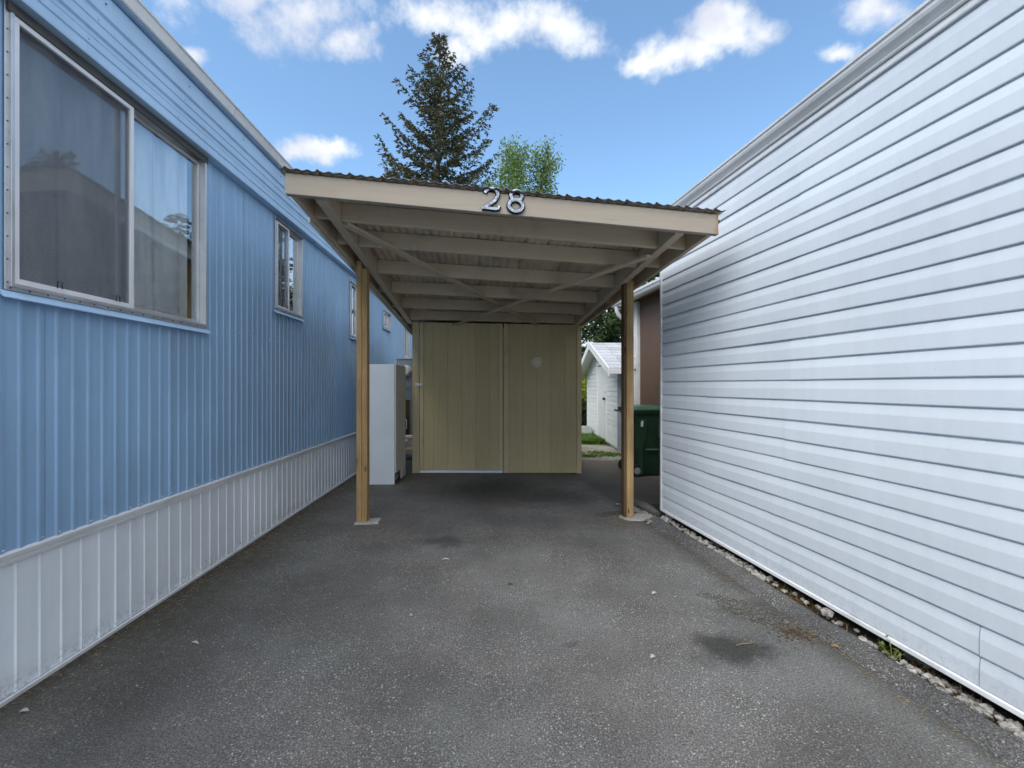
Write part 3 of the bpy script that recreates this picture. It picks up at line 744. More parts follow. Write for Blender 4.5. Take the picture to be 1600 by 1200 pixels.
MB().tube([(.81,7.60,2.61),(.81,7.60,2.53),(.84,7.60,2.46),(.90,7.60,2.41),(.98,7.60,2.37),(1.02,7.60,2.32),(1.03,7.60,2.2),(1.03,7.60,.1)], .036, 12).build('downpipe', M['white_trim'], rhome, smooth=True)
for yy, x1 in ((7.42, 0), (7.47, .004)):
    pts = [(1.045, yy + .012*math.sin(zz*2.1+yy*9), zz) for zz in [2.1 - .12*j for j in range(16)]]
    MB().tube(pts, .009, 6).build('conduit', M['white_trim'], rhome, smooth=True)
MB().box(1.02, 1.064, 7.38, 7.50, 1.55, 1.75).build('junction_box', M['white_trim'], rhome, bevel=.004)
# foundation blocks in the dark gap
for yy in (2.05, -.3, 3.6):
    MB().box(.06, .20, yy, yy+.10, .0, .098).build('foundation_block', M['concrete'], rhome, bevel=.004)

# asphalt kerb along the white home
kb = MB(); n = 60; vs = []; rr = random.Random(3)
for j in range(n+1):
    yy = -2.0 + (6.35)*j/n
    w = rr.uniform(-.008, .008); h = rr.uniform(-.004, .004)
    prof = [(-.185+w, .0012), (-.165+w, .014+h*.5), (-.145, .030+h), (-.115, .041+h), (-.080, .043+h), (-.058+w, .036+h), (-.048+w, .020), (-.045+w, .0)]
    for a, b in prof: vs.append((a, yy, b))
m_ = 8
kb.add(vs, [(j*m_+q, j*m_+q+1, (j+1)*m_+q+1, (j+1)*m_+q) for j in range(n) for q in range(m_-1)] + [tuple(range(m_)), tuple(range(n*m_+m_-1, n*m_-1, -1))])
kerb = tag(kb.build('asphalt_kerb', M['kerb'], smooth=True), kind='structure')
kerb.location = (2.095,0,0); kerb.rotation_euler = (0,0,.15)

# white gravel between the kerb and the wall
def stone(mb, c, r, rg, flat=.6):
    bm = bmesh.new(); bmesh.ops.create_icosphere(bm, subdivisions=1, radius=1)
    s = (r*rg.uniform(.7,1.3), r*rg.uniform(.7,1.3), r*flat*rg.uniform(.7,1.2)); a = rg.uniform(0, 6.3)
    idx = {}
    vs = []
    for v in bm.verts:
        k = rg.uniform(.78, 1.12); x, y, z = v.co.x*s[0]*k, v.co.y*s[1]*k, v.co.z*s[2]*k
        idx[v] = len(vs)
        vs.append((c[0]+x*math.cos(a)-y*math.sin(a), c[1]+x*math.sin(a)+y*math.cos(a), c[2]+z))
    fs = [tuple(idx[v] for v in f.verts) for f in bm.faces]; bm.free()
    mb.add(vs, fs)
gv = MB(); rg = random.Random(11)
for i in range(1250):
    yy = rg.uniform(.3, 4.35); dens = .35 + .65*(math.sin(yy*4.3)*.5+.5)
    if 2.35 < yy < 2.95: dens *= .15
    if 1.95 < yy < 2.35: dens *= .3
    if rg.random() > dens: continue
    xx = rg.triangular(-.06, .045, -.035)
    stone(gv, (xx, yy, .020 + (.02 if xx < .02 else 0)*rg.random()), rg.uniform(.008, .022), rg, .8)
for i in range(240):
    yy = rg.uniform(4.25, 4.95); xx = rg.gauss(-.10 - (yy-4.3)*.05, .045)
    stone(gv, (xx, yy, .014), rg.uniform(.010, .022), rg)
for yy, r in ((2.46, .034), (2.52, .020), (4.23, .04), (4.28, .03)):
    stone(gv, (-.05, yy, .07 if yy < 3 else .045), r, rg, .75)
gravel = tag(gv.build('gravel', M['stone'], fix=False), 'white gravel between the asphalt kerb and the white siding', 'gravel', kind='stuff')
gravel.location = (2.095,0,0); gravel.rotation_euler = (0,0,.15)
bed = MB().box(-.06, .30, -2, 4.9, -.002, .012)
b = tag(bed.build('gravel_bed', plain('dark_soil', (.04,.034,.026), .95, .4, 20, bump=1, bscale=40)), kind='structure'); b.location = (2.095,0,0); b.rotation_euler = (0,0,.15)
# black edging lump beside the gravel, beyond the corner
ed = MB(); rings = []; 
ed.tube([(-.02,4.45,.03),(-.03,4.6,.035),(-.05,4.75,.04),(-.09,4.92,.035),(-.13,5.06,.03)], [.03,.05,.055,.05,.03], 9)
b = tag(ed.build('rubble_edge', M['kerb'], smooth=True), 'short black asphalt edging lump beside the gravel past the siding corner', 'edging'); b.location = (2.095,0,0); b.rotation_euler = (0,0,.15)

# ------------------------------------------------------------------ carport
CPA = math.atan(.063)
carport = thing('carport', 'beige timber carport with corrugated metal roof over the driveway', 'carport', (-1.383,4.23,0), CPA)
UF, UW = -1.30, 2.42           # front edge and storage wall along the carport's own axis
VL, VR = .0, 2.5
def edgeL(u): return .085*(u-UF)/(UW-UF)          # the roof is slightly narrower at the back
def edgeR(u): return -.10*(u-UF)/(UW-UF)
def ZB(v, u):                   # height of beam undersides; the roof is a little twisted
    t = (u-UF)/(UW-UF); s = v/2.5
    l = 2.487 + (2.17-2.487)*t; r = 2.312 + (2.135-2.312)*t
    return l + (r-l)*s
def board(name, mat, v0, v1, u0, u1, h0, h1, parent=carport, bevel=.003, nv=1):
    c = []
    for h in (h0, h1):
        for (v, u) in ((v0,u0),(v1,u0),(v1,u1),(v0,u1)):
            if v < .0: v = v + edgeL(u)
            elif v > 2.6: v = v + edgeR(u)
            c.append((v, u, ZB(v,u)+h))
    return MB().hexa(c).build(name, mat, parent, bevel=bevel)
# posts: each a pair of boards nailed together on edge
for v, top in ((VL, 0), (VR, 0)):
    po = MB()
    zt = ZB(v, 0)
    if v == VL:
        p = MB().box(v-.050, v-.003, -.048, .048, .022, zt+.05).build('post', M['post'], carport, bevel=.004)
        MB().box(v-.001, v+.047, -.046, .047, .022, zt-.02).build('post', M['post'], carport, bevel=.004)
    else:
        p = MB().box(v-.020, v+.048, -.045, .045, .020, zt+.03).build('post', M['post'], carport, bevel=.004)
        MB().box(v-.047, v-.022, -.043, .047, .020, zt+.0).build('post', M['board'], carport, bevel=.003)
# beams along both sides, rake boards outside them, fascia across the front
board('beam', M['beam'], .022, .090, UF+.02, UW-.03, 0, .140)
board('beam', M['beam'], 2.425, 2.485, UF+.02, UW-.03, 0, .140)
board('rake_board', M['beam'], -.140, -.104, UF+.012, 4.2, .015, .140)
board('rake_board', M['beam'], 2.655, 2.690, UF+.012, 4.2, .015, .140)
fascia = board('fascia', M['fascia'], -.145, 2.700, UF-.028, UF+.010, .0, .134, nv=8)
RU = [UF+.34, UF+.80, UF+1.48, UF+2.14, UF+2.80, UF+3.45]
for u in RU:
    board('rafter', M['rafter'], .0915, 2.4235, u, u+.040, .018, .1435)
    board('outrigger', M['rafter'], -.1025, .0205, u+.006, u+.044, .030, .1425)
    board('outrigger', M['rafter'], 2.4865, 2.6535, u+.006, u+.044, .030, .1425)
for u in (UF+.06,):   # flat nailers between the joists
    board('nailer', M['rafter'], .0915, 2.4235, u, u+.04, .095, .1425)
# crossed wind braces under the rafters
def brace(v0, u0, v1, u1, dz):
    a = Vector((v0, u0, ZB(v0,u0)+.006-dz)); b = Vector((v1, u1, ZB(v1,u1)+.006-dz))
    MB().bar(a, b, .062, .020).build('brace', M['rafter'], carport, bevel=.002)
brace(.11, -.93, 1.95, UW-.06, 0)
brace(2.40, -.86, .68, UW-.06, .022)
# corrugated roof sheets
def roof_sheet(v0, v1, up):
    vs = []; n = int((v1-v0)/.0083); us = [UF-.055, UF-.034, UF-.02, UF+.7, UF+1.5, UF+2.3, UF+3.1, UF+3.9, 4.25]; nu = len(us)-1
    for j in range(nu+1):
        u = us[j]
        for i in range(n+1):
            v = v0 + (v1-v0)*i/n
            ph = (v+.145) % .2
            h = .0048*math.sin(2*math.pi*(v+.145)/.0667)
            if ph < .018: h = .012
            vv = v + edgeL(u)*(1-(v+.165)/2.9) + edgeR(u)*(v+.165)/2.9
            vs.append((vv, u, ZB(vv,u) + .150 + h + up))
    fs = [(j*(n+1)+i, j*(n+1)+i+1, (j+1)*(n+1)+i+1, (j+1)*(n+1)+i) for j in range(nu) for i in range(n)]
    o = MB().add(vs, fs).build('roof_sheet', [M['roof_metal'], M['roof_under'], M['roof_metal'], M['roof_metal']], carport, smooth=True, fix=False)
    sm = o.modifiers.new('thick', 'SOLIDIFY'); sm.thickness = .003; sm.material_offset = 1
    for p in o.data.polygons:
        if p.index < n: p.material_index = 2
for a, up in ((-.165, 0), (.52, .0035), (1.205, 0), (1.89, .0035)):
    roof_sheet(a, 2.735 if a > 1.8 else a+.72, up)
# strip of metal flashing under the left rake board
board('flashing', M['gutter'], -.155, -.142, UF+.36, 4.2, -.012, .03)
# screw heads and a bolt
bm_ = MB(); bm_.lathe([(.013,0),(.013,.012),(.008,.016)], (2.703, UF-.005, ZB(2.7,UF)+.095), 8, 'x'); bm_.build('bolt', M['screw'], carport)
# moss and debris along the front roof edge
ms = MB(); rg = random.Random(5)
for i in range(160):
    v = rg.uniform(-.14, 2.66); u = UF - .03 + abs(rg.gauss(0, .05)); s = rg.uniform(.004, .011)
    stone(ms, (v, u, ZB(v,u)+.158+s*.4), s, rg, .7)
tag(ms.build('roof_debris', M['hedge'], carport, fix=False), kind='stuff')
# house number 28: bevelled strokes
def stroke(path, closed, w, d):
    n = len(path); vs = []; fs = []; mi = []
    prof = [(-w/2, 0), (-w/2, d*.6), (-w*.30, d), (w*.30, d), (w/2, d*.6), (w/2, 0)]
    for i in range(n):
        a = Vector(path[(i-1) % n] if closed or i else path[0]); b = Vector(path[(i+1) % n] if closed or i < n-1 else path[-1])
        t = (b-a).normalized(); nn = Vector((-t.y, t.x)); p = Vector(path[i])
        for o, h in prof:
            q = p + nn*o; vs.append((q.x, -h, q.y))
    m = len(prof); mb = MB()
    for i in range(n if closed else n-1):
        j = (i+1) % n
        for k in range(m-1):
            mb_mi = 1 if k == 2 else 0
            fs.append(((i*m+k, i*m+k+1, j*m+k+1, j*m+k), mb_mi))
    mb.add(vs, []); 
    for f, q in fs: mb.f.append(list(f)); mb.mi.append(q)
    if not closed: mb.f += [list(range(m)), list(range((n-1)*m, n*m))]; mb.mi += [0, 0]
    return mb
def ell(cx, cz, rx, rz, a0, a1, n): return [(cx + rx*math.cos(R(a0+(a1-a0)*i/n)), cz + rz*math.sin(R(a0+(a1-a0)*i/n))) for i in range(n+1)]
H_ = .140; W_ = .105
two = ell(0, .094, .036, .034, 172, -28, 16) + [(.022, .060), (.0, .040), (-.022, .022), (-.034, .012)]
m2 = stroke(two, False, .027, .018)
b2 = stroke([(-.046, .011), (-.01, .012), (.02, .010), (.044, .014), (.047, .030)], False, .025, .017)
m2.add(b2.v, []); off = len(m2.v) - len(b2.v)
for f, q in zip(b2.f, b2.mi): m2.f.append([i+off for i in f]); m2.mi.append(q)
m8 = stroke(ell(0, .101, .031, .029, 0, 360, 22)[:-1], True, .027, .018)
b8 = stroke(ell(0, .041, .038, .034, 0, 360, 22)[:-1], True, .029, .0195)
m8.add(b8.v, []); off = len(m8.v) - len(b8.v)
for f, q in zip(b8.f, b8.mi): m8.f.append([i+off for i in f]); m8.mi.append(q)
cpi = (Matrix.Translation((-1.383,4.23,0)) @ Matrix.Rotation(CPA, 4, 'Z')).inverted()
for mb, name, px in ((m2, 'digit_two', 766), (m8, 'digit_eight', 805)):
    loc = cpi @ P(px, 333, 2.98)
    o = mb.build(name, [M['digit_edge'], M['digit_face']], fascia)
    o.location = (loc.x, UF-.0295, ZB(loc.x, UF) + .012); o.rotation_euler = (R(-4), R(4), 0)
    o.scale = (1.18, 1.1, 1.14)

# concrete pads under the posts
pad = MB(); 
pad.add([(-.07,-.07,0),(.15,-.065,0),(.155,.08,0),(-.065,.085,0),(-.066,-.066,.022),(.146,-.061,.022),(.150,.076,.022),(-.061,.081,.022)], [(3,2,1,0),(4,5,6,7),(0,1,5,4),(1,2,6,5),(2,3,7,6),(3,0,4,7)])
o = tag(pad.build('concrete_footing', M['concrete'], bevel=.004), 'small square concrete pad under the left carport post', 'footing'); o.location = (-1.383,4.23,.0); o.rotation_euler = (0,0,CPA+.05)
rg = random.Random(9); pts = []
for k in range(18):
    a = 2*math.pi*k/18; r = .125*(1+rg.uniform(-.12,.12)); pts.append((.075 + 1.25*r*math.cos(a), -.005 + .85*r*math.sin(a)))
pad = MB().add([(x,y,0) for x,y in pts] + [(x*.97+.002,y*.95,.020) for x,y in pts], [tuple(reversed(range(18))), tuple(range(18,36))] + [(k,(k+1)%18,18+(k+1)%18,18+k) for k in range(18)])
o = tag(pad.build('concrete_footing', M['concrete'], bevel=.003), 'rough rounded concrete pad under the right carport post', 'footing'); o.location = (1.112,4.388,0)

# ------------------------------------------------------------------ tan storage room at the back of the carport
SD = 6.60; PX = SD/F
def sx(zx): return (530 + .26667*zx - 800)*PX
store = thing('storage_room', 'tan grooved board storage room with a latched door at the back of the carport', 'shed', (0,SD,0))
ZL, ZR = 2.195, 2.155
def ztop(x): return ZL + (ZR-ZL)*(x-sx(430))/(sx(1415)-sx(430))
def slab(name, x0, x1, z0, d0, d1, mat, parent, top=None, bevel=.002):
    t0, t1 = (ztop(x0), ztop(x1)) if top is None else (top, top)
    return MB().hexa([(x0,d0,z0),(x1,d0,z0),(x1,d1,z0),(x0,d1,z0),(x0,d0,t0),(x1,d0,t1),(x1,d1,t1),(x0,d1,t0)]).build(name, mat, parent, bevel=bevel)
MB().box(sx(975), sx(1410), .005, .0345, .012, 2.12).box(sx(436), sx(1410), .035, 1.9, .0, 2.12).build('wall', M['tan'], store)
slab('corner_board', sx(430), sx(469), .008, -.022, .03, M['tan_trim'], store)
slab('corner_board', sx(1392.5), sx(1415), .004, -.020, .03, M['tan_trim'], store)
slab('side_board', sx(1415.5), sx(1419), .004, -.02, .10, M['tan_trim'], store)
door = slab('door', sx(471), sx(959.5), .052, .005, .030, M['tan'], store)
tag(door, 'tan storage door with white bottom rail')
slab('stile', sx(471.5), sx(496), .060, -.017, .0049, M['tan_trim'], door)
slab('stile', sx(936), sx(959.5), .060, -.017, .0049, M['tan_trim'], door)
edges = [497, 555, 638, 719, 800, 883, 935]
for a, b in zip(edges, edges[1:]):
    slab('plank', sx(a)+.0019, sx(b)-.0019, .062, -.001, .0048, M['tan'], door, bevel=.0012)
slab('wall_stile', sx(964.5), sx(994), .010, -.019, .0345, M['tan_trim'], store)
edges = [995, 1077, 1158, 1238, 1320, 1391.5]
for a, b in zip(edges, edges[1:]):
    slab('plank', sx(a)+.0019, sx(b)-.0019, .010, -.001, .0048, M['tan'], store, bevel=.0012)
MB().box(sx(472), sx(958), -.030, .0049, .012, .050).build('bottom_rail', M['melamine'], door, bevel=.004)
zz = lambda zy: CAMH + (602 - (450 + .26667*zy))*PX
for zy in (320, 965):
    hb = MB().box(sx(918), sx(958), -.0215, -.0175, zz(zy)-.018, zz(zy)+.018).box(sx(966), sx(1000), -.0235, -.0195, zz(zy)-.018, zz(zy)+.018)
    hb.lathe([(.008,zz(zy)-.02),(.008,zz(zy)+.02)], (sx(962), -.024, 0), 8, 'z')
    hb.build('hinge', M['tan_trim'], door)
lt = MB().box(sx(449), sx(470), -.030, -.0225, zz(566)-.022, zz(566)+.022).box(sx(472), sx(491), -.026, -.0175, zz(566)-.018, zz(566)+.018)
lt.tube([(sx(455),-.036,zz(566)-.006),(sx(488),-.032,zz(566)-.006)], .006, 8)
lt.build('latch', M['latch'], door, bevel=.001)
rd = MB().lathe([(.076,-.0015),(.076,-.012),(.070,-.018),(.050,-.018),(.046,-.012),(.044,-.012),(.040,-.020),(.012,-.022)], (sx(1159), 0, zz(434)), 28, 'y')
rd.build('round_vent', M['tan_disc'], store, smooth=True)
sc = MB()
for a in range(30):
    sc.lathe([(.003,-.0012),(.002,-.003)], (rnd.uniform(sx(500), sx(1385)), 0, rnd.uniform(.15, 2.1)), 6, 'y')
tag(sc.build('nail_heads', M['tan_trim'], store), kind='stuff')

# ------------------------------------------------------------------ white cabinet beside the left post
cab = thing('cabinet', 'tall white laminate cabinet standing beside the left carport post', 'cabinet', (-1.515,5.87,0), .02)
W, DP, HH = .385, .585, 1.552
MB().box(-W, -.002, 0, .018, .0, HH).build('side_panel', M['melamine'], cab, bevel=.0015)
MB().box(-W, -.002, DP-.018, DP, .0, HH-.001).build('side_panel', M['melamine'], cab, bevel=.0015)
MB().box(-W, -W+.008, .019, DP-.019, .08, HH-.02).build('back_panel', M['melamine'], cab)
MB().box(-W+.002, -.003, .0185, DP-.0185, HH-.018, HH-.0005).build('top_panel', M['melamine'], cab, bevel=.001)
MB().box(-W+.01, -.05, .0185, DP-.0185, .0, .075).build('plinth', M['melamine_edge'], cab)
MB().box(.000, .018, .006, DP-.004, .15, HH-.004).build('door', M['melamine_edge'], cab, bevel=.0015)
MB().box(.0002, .017, DP-.26, DP-.004, .012, .145).build('kick_board', M['melamine_edge'], cab, bevel=.0015)
MB().tube([(.018,DP-.07,.80),(.042,DP-.07,.80),(.045,DP-.07,.79),(.045,DP-.07,.68),(.042,DP-.07,.67),(.018,DP-.07,.67)], .006, 8).build('handle', M['latch'], cab, smooth=True)

# ------------------------------------------------------------------ electricity meter pedestal
mp_ = thing('meter_pedestal', 'grey metal electricity meter box on a pedestal between cabinet and storage room', 'meter box', (-1.63,6.95,0))
MB().box(-.13, .115, 0, .20, 1.06, 1.67).build('meter_box', M['metergrey'], mp_, bevel=.006)
MB().box(-.14, .125, -.008, .21, 1.671, 1.69).build('cap', M['metergrey'], mp_, bevel=.004)
mg = MB().lathe([(.085,0),(.085,-.03),(.072,-.034),(.070,-.085),(.055,-.10),(.02,-.102)], (.02, 0, 1.50), 20, 'y')
mg.build('meter', M['meterface'], mp_, smooth=True)
MB().lathe([(.06,-.001),(.06,-.012),(.045,-.016)], (.02, 0, 1.28), 18, 'y').build('knockout', M['metergrey'], mp_, smooth=True)
MB().box(-.02, .069, .01, .06, .52, 1.055).build('backboard', M['board'], mp_, bevel=.002)
MB().box(.07, .117, -.004, .009, .52, 1.055).build('conduit_cover', M['metergrey'], mp_, bevel=.003)
MB().tube([(-.06,.1,.0),(-.06,.1,1.058)], .03, 10).build('conduit', M['metergrey'], mp_, smooth=True)
# wooden steps behind it
st = thing('wooden_steps', 'small pale wooden steps against the blue home behind the cabinet', 'steps', (-1.75,7.7,0))
for k in range(3):
    MB().box(-.30, .30, .24*k, .24*k+.26, .16+.17*k, .195+.17*k).build('tread', M['stepwood'], st, bevel=.003)
for s in (-.27, .23):
    MB().prism([(.02,0),(.76,0),(.76,.50),(.5,.50),(.5,.335),(.26,.335),(.26,.16),(.02,.16)], 'x', s, s+.04).build('stringer', M['stepwood'], st)

# ------------------------------------------------------------------ green wheelie bin
wb = thing('wheelie_bin', 'dark green wheeled rubbish bin behind the right carport post', 'bin', (1.93,6.65,0), .10)
def loft(mb, secs, n=5, mi=0):
    rings = []
    for (z, hx, hy, rr_, ox) in secs:
        ring = []
        for cx, cy, a0 in ((1,1,0),(-1,1,90),(-1,-1,180),(1,-1,270)):
            for k in range(n):
                a = R(a0 + 90*k/(n-1)); ring.append((ox + cx*(hx-rr_) + rr_*math.cos(a), cy*(hy-rr_) + rr_*math.sin(a), z))
        rings.append(ring)
    m = len(rings[0]); vs = [v for r in rings for v in r]
    fs = [(i*m+k, i*m+(k+1)%m, (i+1)*m+(k+1)%m, (i+1)*m+k) for i in range(len(rings)-1) for k in range(m)]
    fs += [tuple(reversed(range(m))), tuple(range((len(rings)-1)*m, len(rings)*m))]
    return mb.add(vs, fs, mi)
body = loft(MB(), [(.015,.215,.235,.05,.02),(.03,.225,.245,.055,.02),(.30,.235,.255,.06,.015),(.62,.252,.27,.06,.008),(.86,.268,.285,.06,0),(.885,.272,.29,.06,0),(.89,.292,.31,.05,0),(.925,.294,.312,.05,0)])
body.build('body', M['bin'], wb, smooth=True)
# moulded front panel: raised shoulders beside a recessed lower field
pn = MB().prism([(-.18,.03),(-.12,.03),(-.125,.42),(-.07,.55),(-.07,.80),(-.20,.80)], 'y', -.300, -.262)
pn.build('moulding', M['bin'], wb, bevel=.012)
pn = MB().prism([(.20,.03),(.13,.03),(.135,.42),(.08,.55),(.08,.80),(.215,.80)], 'y', -.300, -.262)
pn.build('moulding', M['bin'], wb, bevel=.012)
MB().box(-.09,.10,-.29,-.262,.36,.39).build('moulding', M['bin_lid'], wb, bevel=.008)
MB().add([(-.165,-.3015,.70),(-.135,-.3015,.705),(-.13,-.3015,.78),(-.155,-.3015,.79),(-.17,-.3015,.75)], [(0,1,2,3,4)]).build('sticker', M['sticker'], wb, fix=False)
lid = loft(MB(), [(.928,.300,.320,.05,0),(.945,.302,.322,.05,0),(.965,.29,.31,.06,0),(.985,.23,.25,.08,0),(.99,.10,.12,.06,0)])
lido = lid.build('lid', M['bin_lid'], wb, smooth=True)
for yy in (-.12, .12):
    MB().box(-.345,-.29,yy-.03,yy+.03,.915,.965).build('hinge', M['bin'], lido, bevel=.008)
MB().tube([(-.30,-.22,.90),(-.37,-.20,.91),(-.37,.20,.91),(-.30,.22,.90)], .014, 8).build('handle', M['bin'], wb, smooth=True)
for yy in (-.27, .25):
    wh = MB().lathe([(.045,-.022),(.082,-.022),(.088,-.014),(.088,.014),(.082,.022),(.045,.022)], (-.215, yy, .088), 20, 'y')
    wo_ = wh.build('wheel', M['rubber'], wb, smooth=True)
    MB().lathe([(.048,-.027),(.02,-.03),(.012,-.03)], (-.215, yy, .088), 12, 'y').build('hub', M['metergrey'], wo_)
MB().tube([(-.215,-.24,.088),(-.215,.22,.088)], .012, 8).build('axle', M['rubber'], wb)

# ------------------------------------------------------------------ white garden shed far right
ws = thing('garden_shed', 'small white sided garden shed with grey gable roof beyond the storage room', 'shed', (2.08,8.84,0))
WD, EH, AP = 3.66, 1.70, 2.24; MID = WD/2
DY0, DY1 = 1.15, 2.15
MB().box(.02, 2.4, .03, WD, 0, EH-.06).build('wall', M['shed_white'], ws)
zc_ = 0.05; row = 0
while zc_ < AP - .25:
    z1 = zc_ + .099
    # length of the course is limited by the gable slope
    def lim(z): return 0 if z < EH else (z-EH)/(AP-EH)*MID
    a, b_ = lim(z1), WD - lim(z1)
    segs = [(a, DY0-.05), (DY1+.05, b_)] if z1 < 1.78 else [(a, b_)]
    for (s0, s1) in segs:
        if s1 - s0 > .1:
            MB().prism([(.02,zc_),(-.014,zc_),(-.012,zc_+.08),(-.002,zc_+.096),(.02,zc_+.096)], 'y', s0, s1).build('siding_plank', M['shed_white'], ws)
    if z1 < EH - .04:
        MB().prism([(.03,zc_),(-.012,zc_),(-.010,zc_+.08),(0,zc_+.096),(.03,zc_+.096)], 'x', .07, 2.4).build('siding_plank', M['shed_white'], ws)
    zc_ += .1; row += 1
MB().box(-.022, .06, -.022, .06, 0, EH-.05).build('corner_board', M['metergrey'], ws, bevel=.003)
MB().box(-.02, .02, WD-.06, WD+.02, 0, EH-.05).build('corner_board', M['shed_white'], ws, bevel=.003)
d = MB().box(-.012, .018, DY0, DY1, .06, 1.72).build('door', M['shed_white'], ws, bevel=.003)
MB().lathe([(.02,-.012),(.02,-.03),(.035,-.045),(.03,-.07)], (0, DY0+.09, .98), 12, 'x').build('knob', M['rubber'], d)
MB().lathe([(.018,-.012),(.018,-.02)], (0, DY0+.09, 1.13), 12, 'x').build('lock', M['rubber'], d)
for (a, b_, z0, z1) in ((DY0-.048, DY0-.002, .05, 1.77), (DY1+.002, DY1+.048, .05, 1.77)):
    MB().box(-.024, .016, a, b_, z0, z1).build('door_trim', M['shed_white'], d, bevel=.003)
OX = -.26
for s in (0, 1):
    y_e = -.34 if s == 0 else WD+.30
    ze = EH - .10 - .04
    nrow = 9
    deck = MB().hexa([(OX,MID,AP),(2.5,MID,AP),(2.5,y_e,ze),(OX,y_e,ze),(OX,MID,AP+.03),(2.5,MID,AP+.03),(2.5,y_e,ze+.03),(OX,y_e,ze+.03)]).build('roof', M['shed_white'], ws)
    for r_ in range(nrow):
        t0, t1 = r_/nrow, (r_+1.12)/nrow
        def pt(x, t, h): return (x, y_e + (MID-y_e)*min(t,1), ze + (AP-ze)*min(t,1) + .031 + h)
        xx = OX - .01
        while xx < 2.5:
            wds = rnd.uniform(.28,.34); xe = min(xx+wds, 2.5)
            MB().hexa([pt(xx+.004,t0,.004),pt(xe-.004,t0,.004),pt(xe-.004,t1,.0),pt(xx+.004,t1,.0),pt(xx+.004,t0,.016),pt(xe-.004,t0,.016),pt(xe-.004,t1,.006),pt(xx+.004,t1,.006)]).build('shingle', M['shingle'], deck)
            xx = xe
    # barge board on the gable, eave fascia
    MB().hexa([(OX-.022,MID,AP-.10),(OX-.001,MID,AP-.10),(OX-.001,y_e,ze-.10),(OX-.022,y_e,ze-.10),(OX-.022,MID,AP+.05),(OX-.001,MID,AP+.05),(OX-.001,y_e,ze+.05),(OX-.022,y_e,ze+.05)]).build('barge_board', M['shed_white'], ws)
    ya = (y_e-.06, y_e-.002) if s == 0 else (y_e+.002, y_e+.06)
    MB().box(OX, 2.5, ya[0], ya[1], ze-.07, ze+.028).build('gutter', M['white_trim'], ws, bevel=.006)
MB().tube([(.10,-.10,EH-.2),(.10,-.05,EH-.35),(.10,-.045,.1)], .03, 8).build('downpipe', M['white_trim'], ws, smooth=True)
MB().box(-.03,-.013,1.78,1.92,1.86,1.95).build('gable_vent', M['metergrey'], ws, bevel=.003)

# ------------------------------------------------------------------ trees and plants
def needleq(vs, fs, c, d, s, rg):
    a = (d + Vector((rg.gauss(0,.55), rg.gauss(0,.55), rg.gauss(0,.45)))).normalized()
    b = a.cross(Vector((rg.gauss(0,1), rg.gauss(0,1), rg.gauss(0,1)))).normalized()*s*.34
    a = a*s
    i = len(vs); vs += [c-a*.5, c-b*.5, c+a*.6, c+b*.5]; fs.append((i,i+1,i+2,i+3))
def quad(vs, fs, c, s, rg, el=1.0):
    a = Vector((rg.gauss(0,1), rg.gauss(0,1), rg.gauss(0,1))).normalized()
    b = a.cross(Vector((rg.gauss(0,1), rg.gauss(0,1), rg.gauss(0,1)))).normalized()
    a = a*s*el; b = b*s*.55
    i = len(vs); vs += [c-a*.5-b*.2, c-b*.5, c+a*.5, c+b*.5]; fs.append((i,i+1,i+2,i+3))
def conifer(name, label, loc, H, Rm, seed, nb, mat, t0=.1, twig=.30, clump=.16, group=None, profile=.85, cat='tree'):
    rg = random.Random(seed); t = thing(name, label, cat, loc, 0, group)
    lean = [(rg.uniform(-.1,.1), rg.uniform(-.1,.1)) for _ in range(9)]
    pts = [(lean[i][0], lean[i][1], H*i/8) for i in range(9)]
    tr = MB().tube(pts, [max(.012, .016*H*(1-i/8.1)) for i in range(9)], 8)
    vs, fs = [], []
    for k in range(nb):
        tt = t0 + (1-t0)*((k+rg.random())/nb)**1.12
        tt = min(tt, .985)
        az = k*2.39996 + rg.uniform(-.5,.5)
        L = Rm*((1-tt)/(1-t0))**profile*rg.uniform(.62,1.15) + .10
        el = R(-8 + 50*tt + rg.uniform(-10,10))
        base = Vector((0,0,H*tt)); d = Vector((math.cos(az),math.sin(az),0))
        n = max(3, int(L/.35)); bp = []
        for i in range(n+1):
            s = i/n; up = math.tan(el)*s - .22*s*(1-tt) + .34*s*s*(1-.3*tt)
            bp.append(base + d*L*s + Vector((rg.gauss(0,.02),rg.gauss(0,.02), L*up)))
        tr.tube(bp, [max(.006, .030*(1-.85*i/n)*(1.2-tt)) for i in range(n+1)], 4, cap=False)
        side = Vector((-d.y, d.x, 0))
        m = max(5, int(L/ (twig*.24)))
        for i in range(m):
            s = .14 + .86*(i+rg.random())/m
            j = min(int(s*n), n-1); p = bp[j].lerp(bp[j+1], s*n-j)
            sl = twig*(1.55 - s*.9)*rg.uniform(.6,1.3)*(.55+.45*min(1, L/1.6))
            sg = 1 if i % 2 else -1
            td = (d*.7 + side*sg*rg.uniform(.3,1.0) + Vector((0,0,rg.uniform(-.50,.12)))).normalized()
            nc = max(2, int(sl/.075))
            for q in range(nc):
                c = p + td*sl*(q+.5)/nc + Vector((rg.gauss(0,.025),rg.gauss(0,.025),rg.gauss(0,.03)))
                for _ in range(3): needleq(vs, fs, c + Vector((rg.gauss(0,.03),rg.gauss(0,.03),rg.gauss(0,.03))), td, clump*rg.uniform(.7,1.3), rg)
    tr.build('trunk', M['bark'], t, smooth=True, fix=False)
    MB().add(vs, fs).build('crown', mat, t, fix=False)
    return t
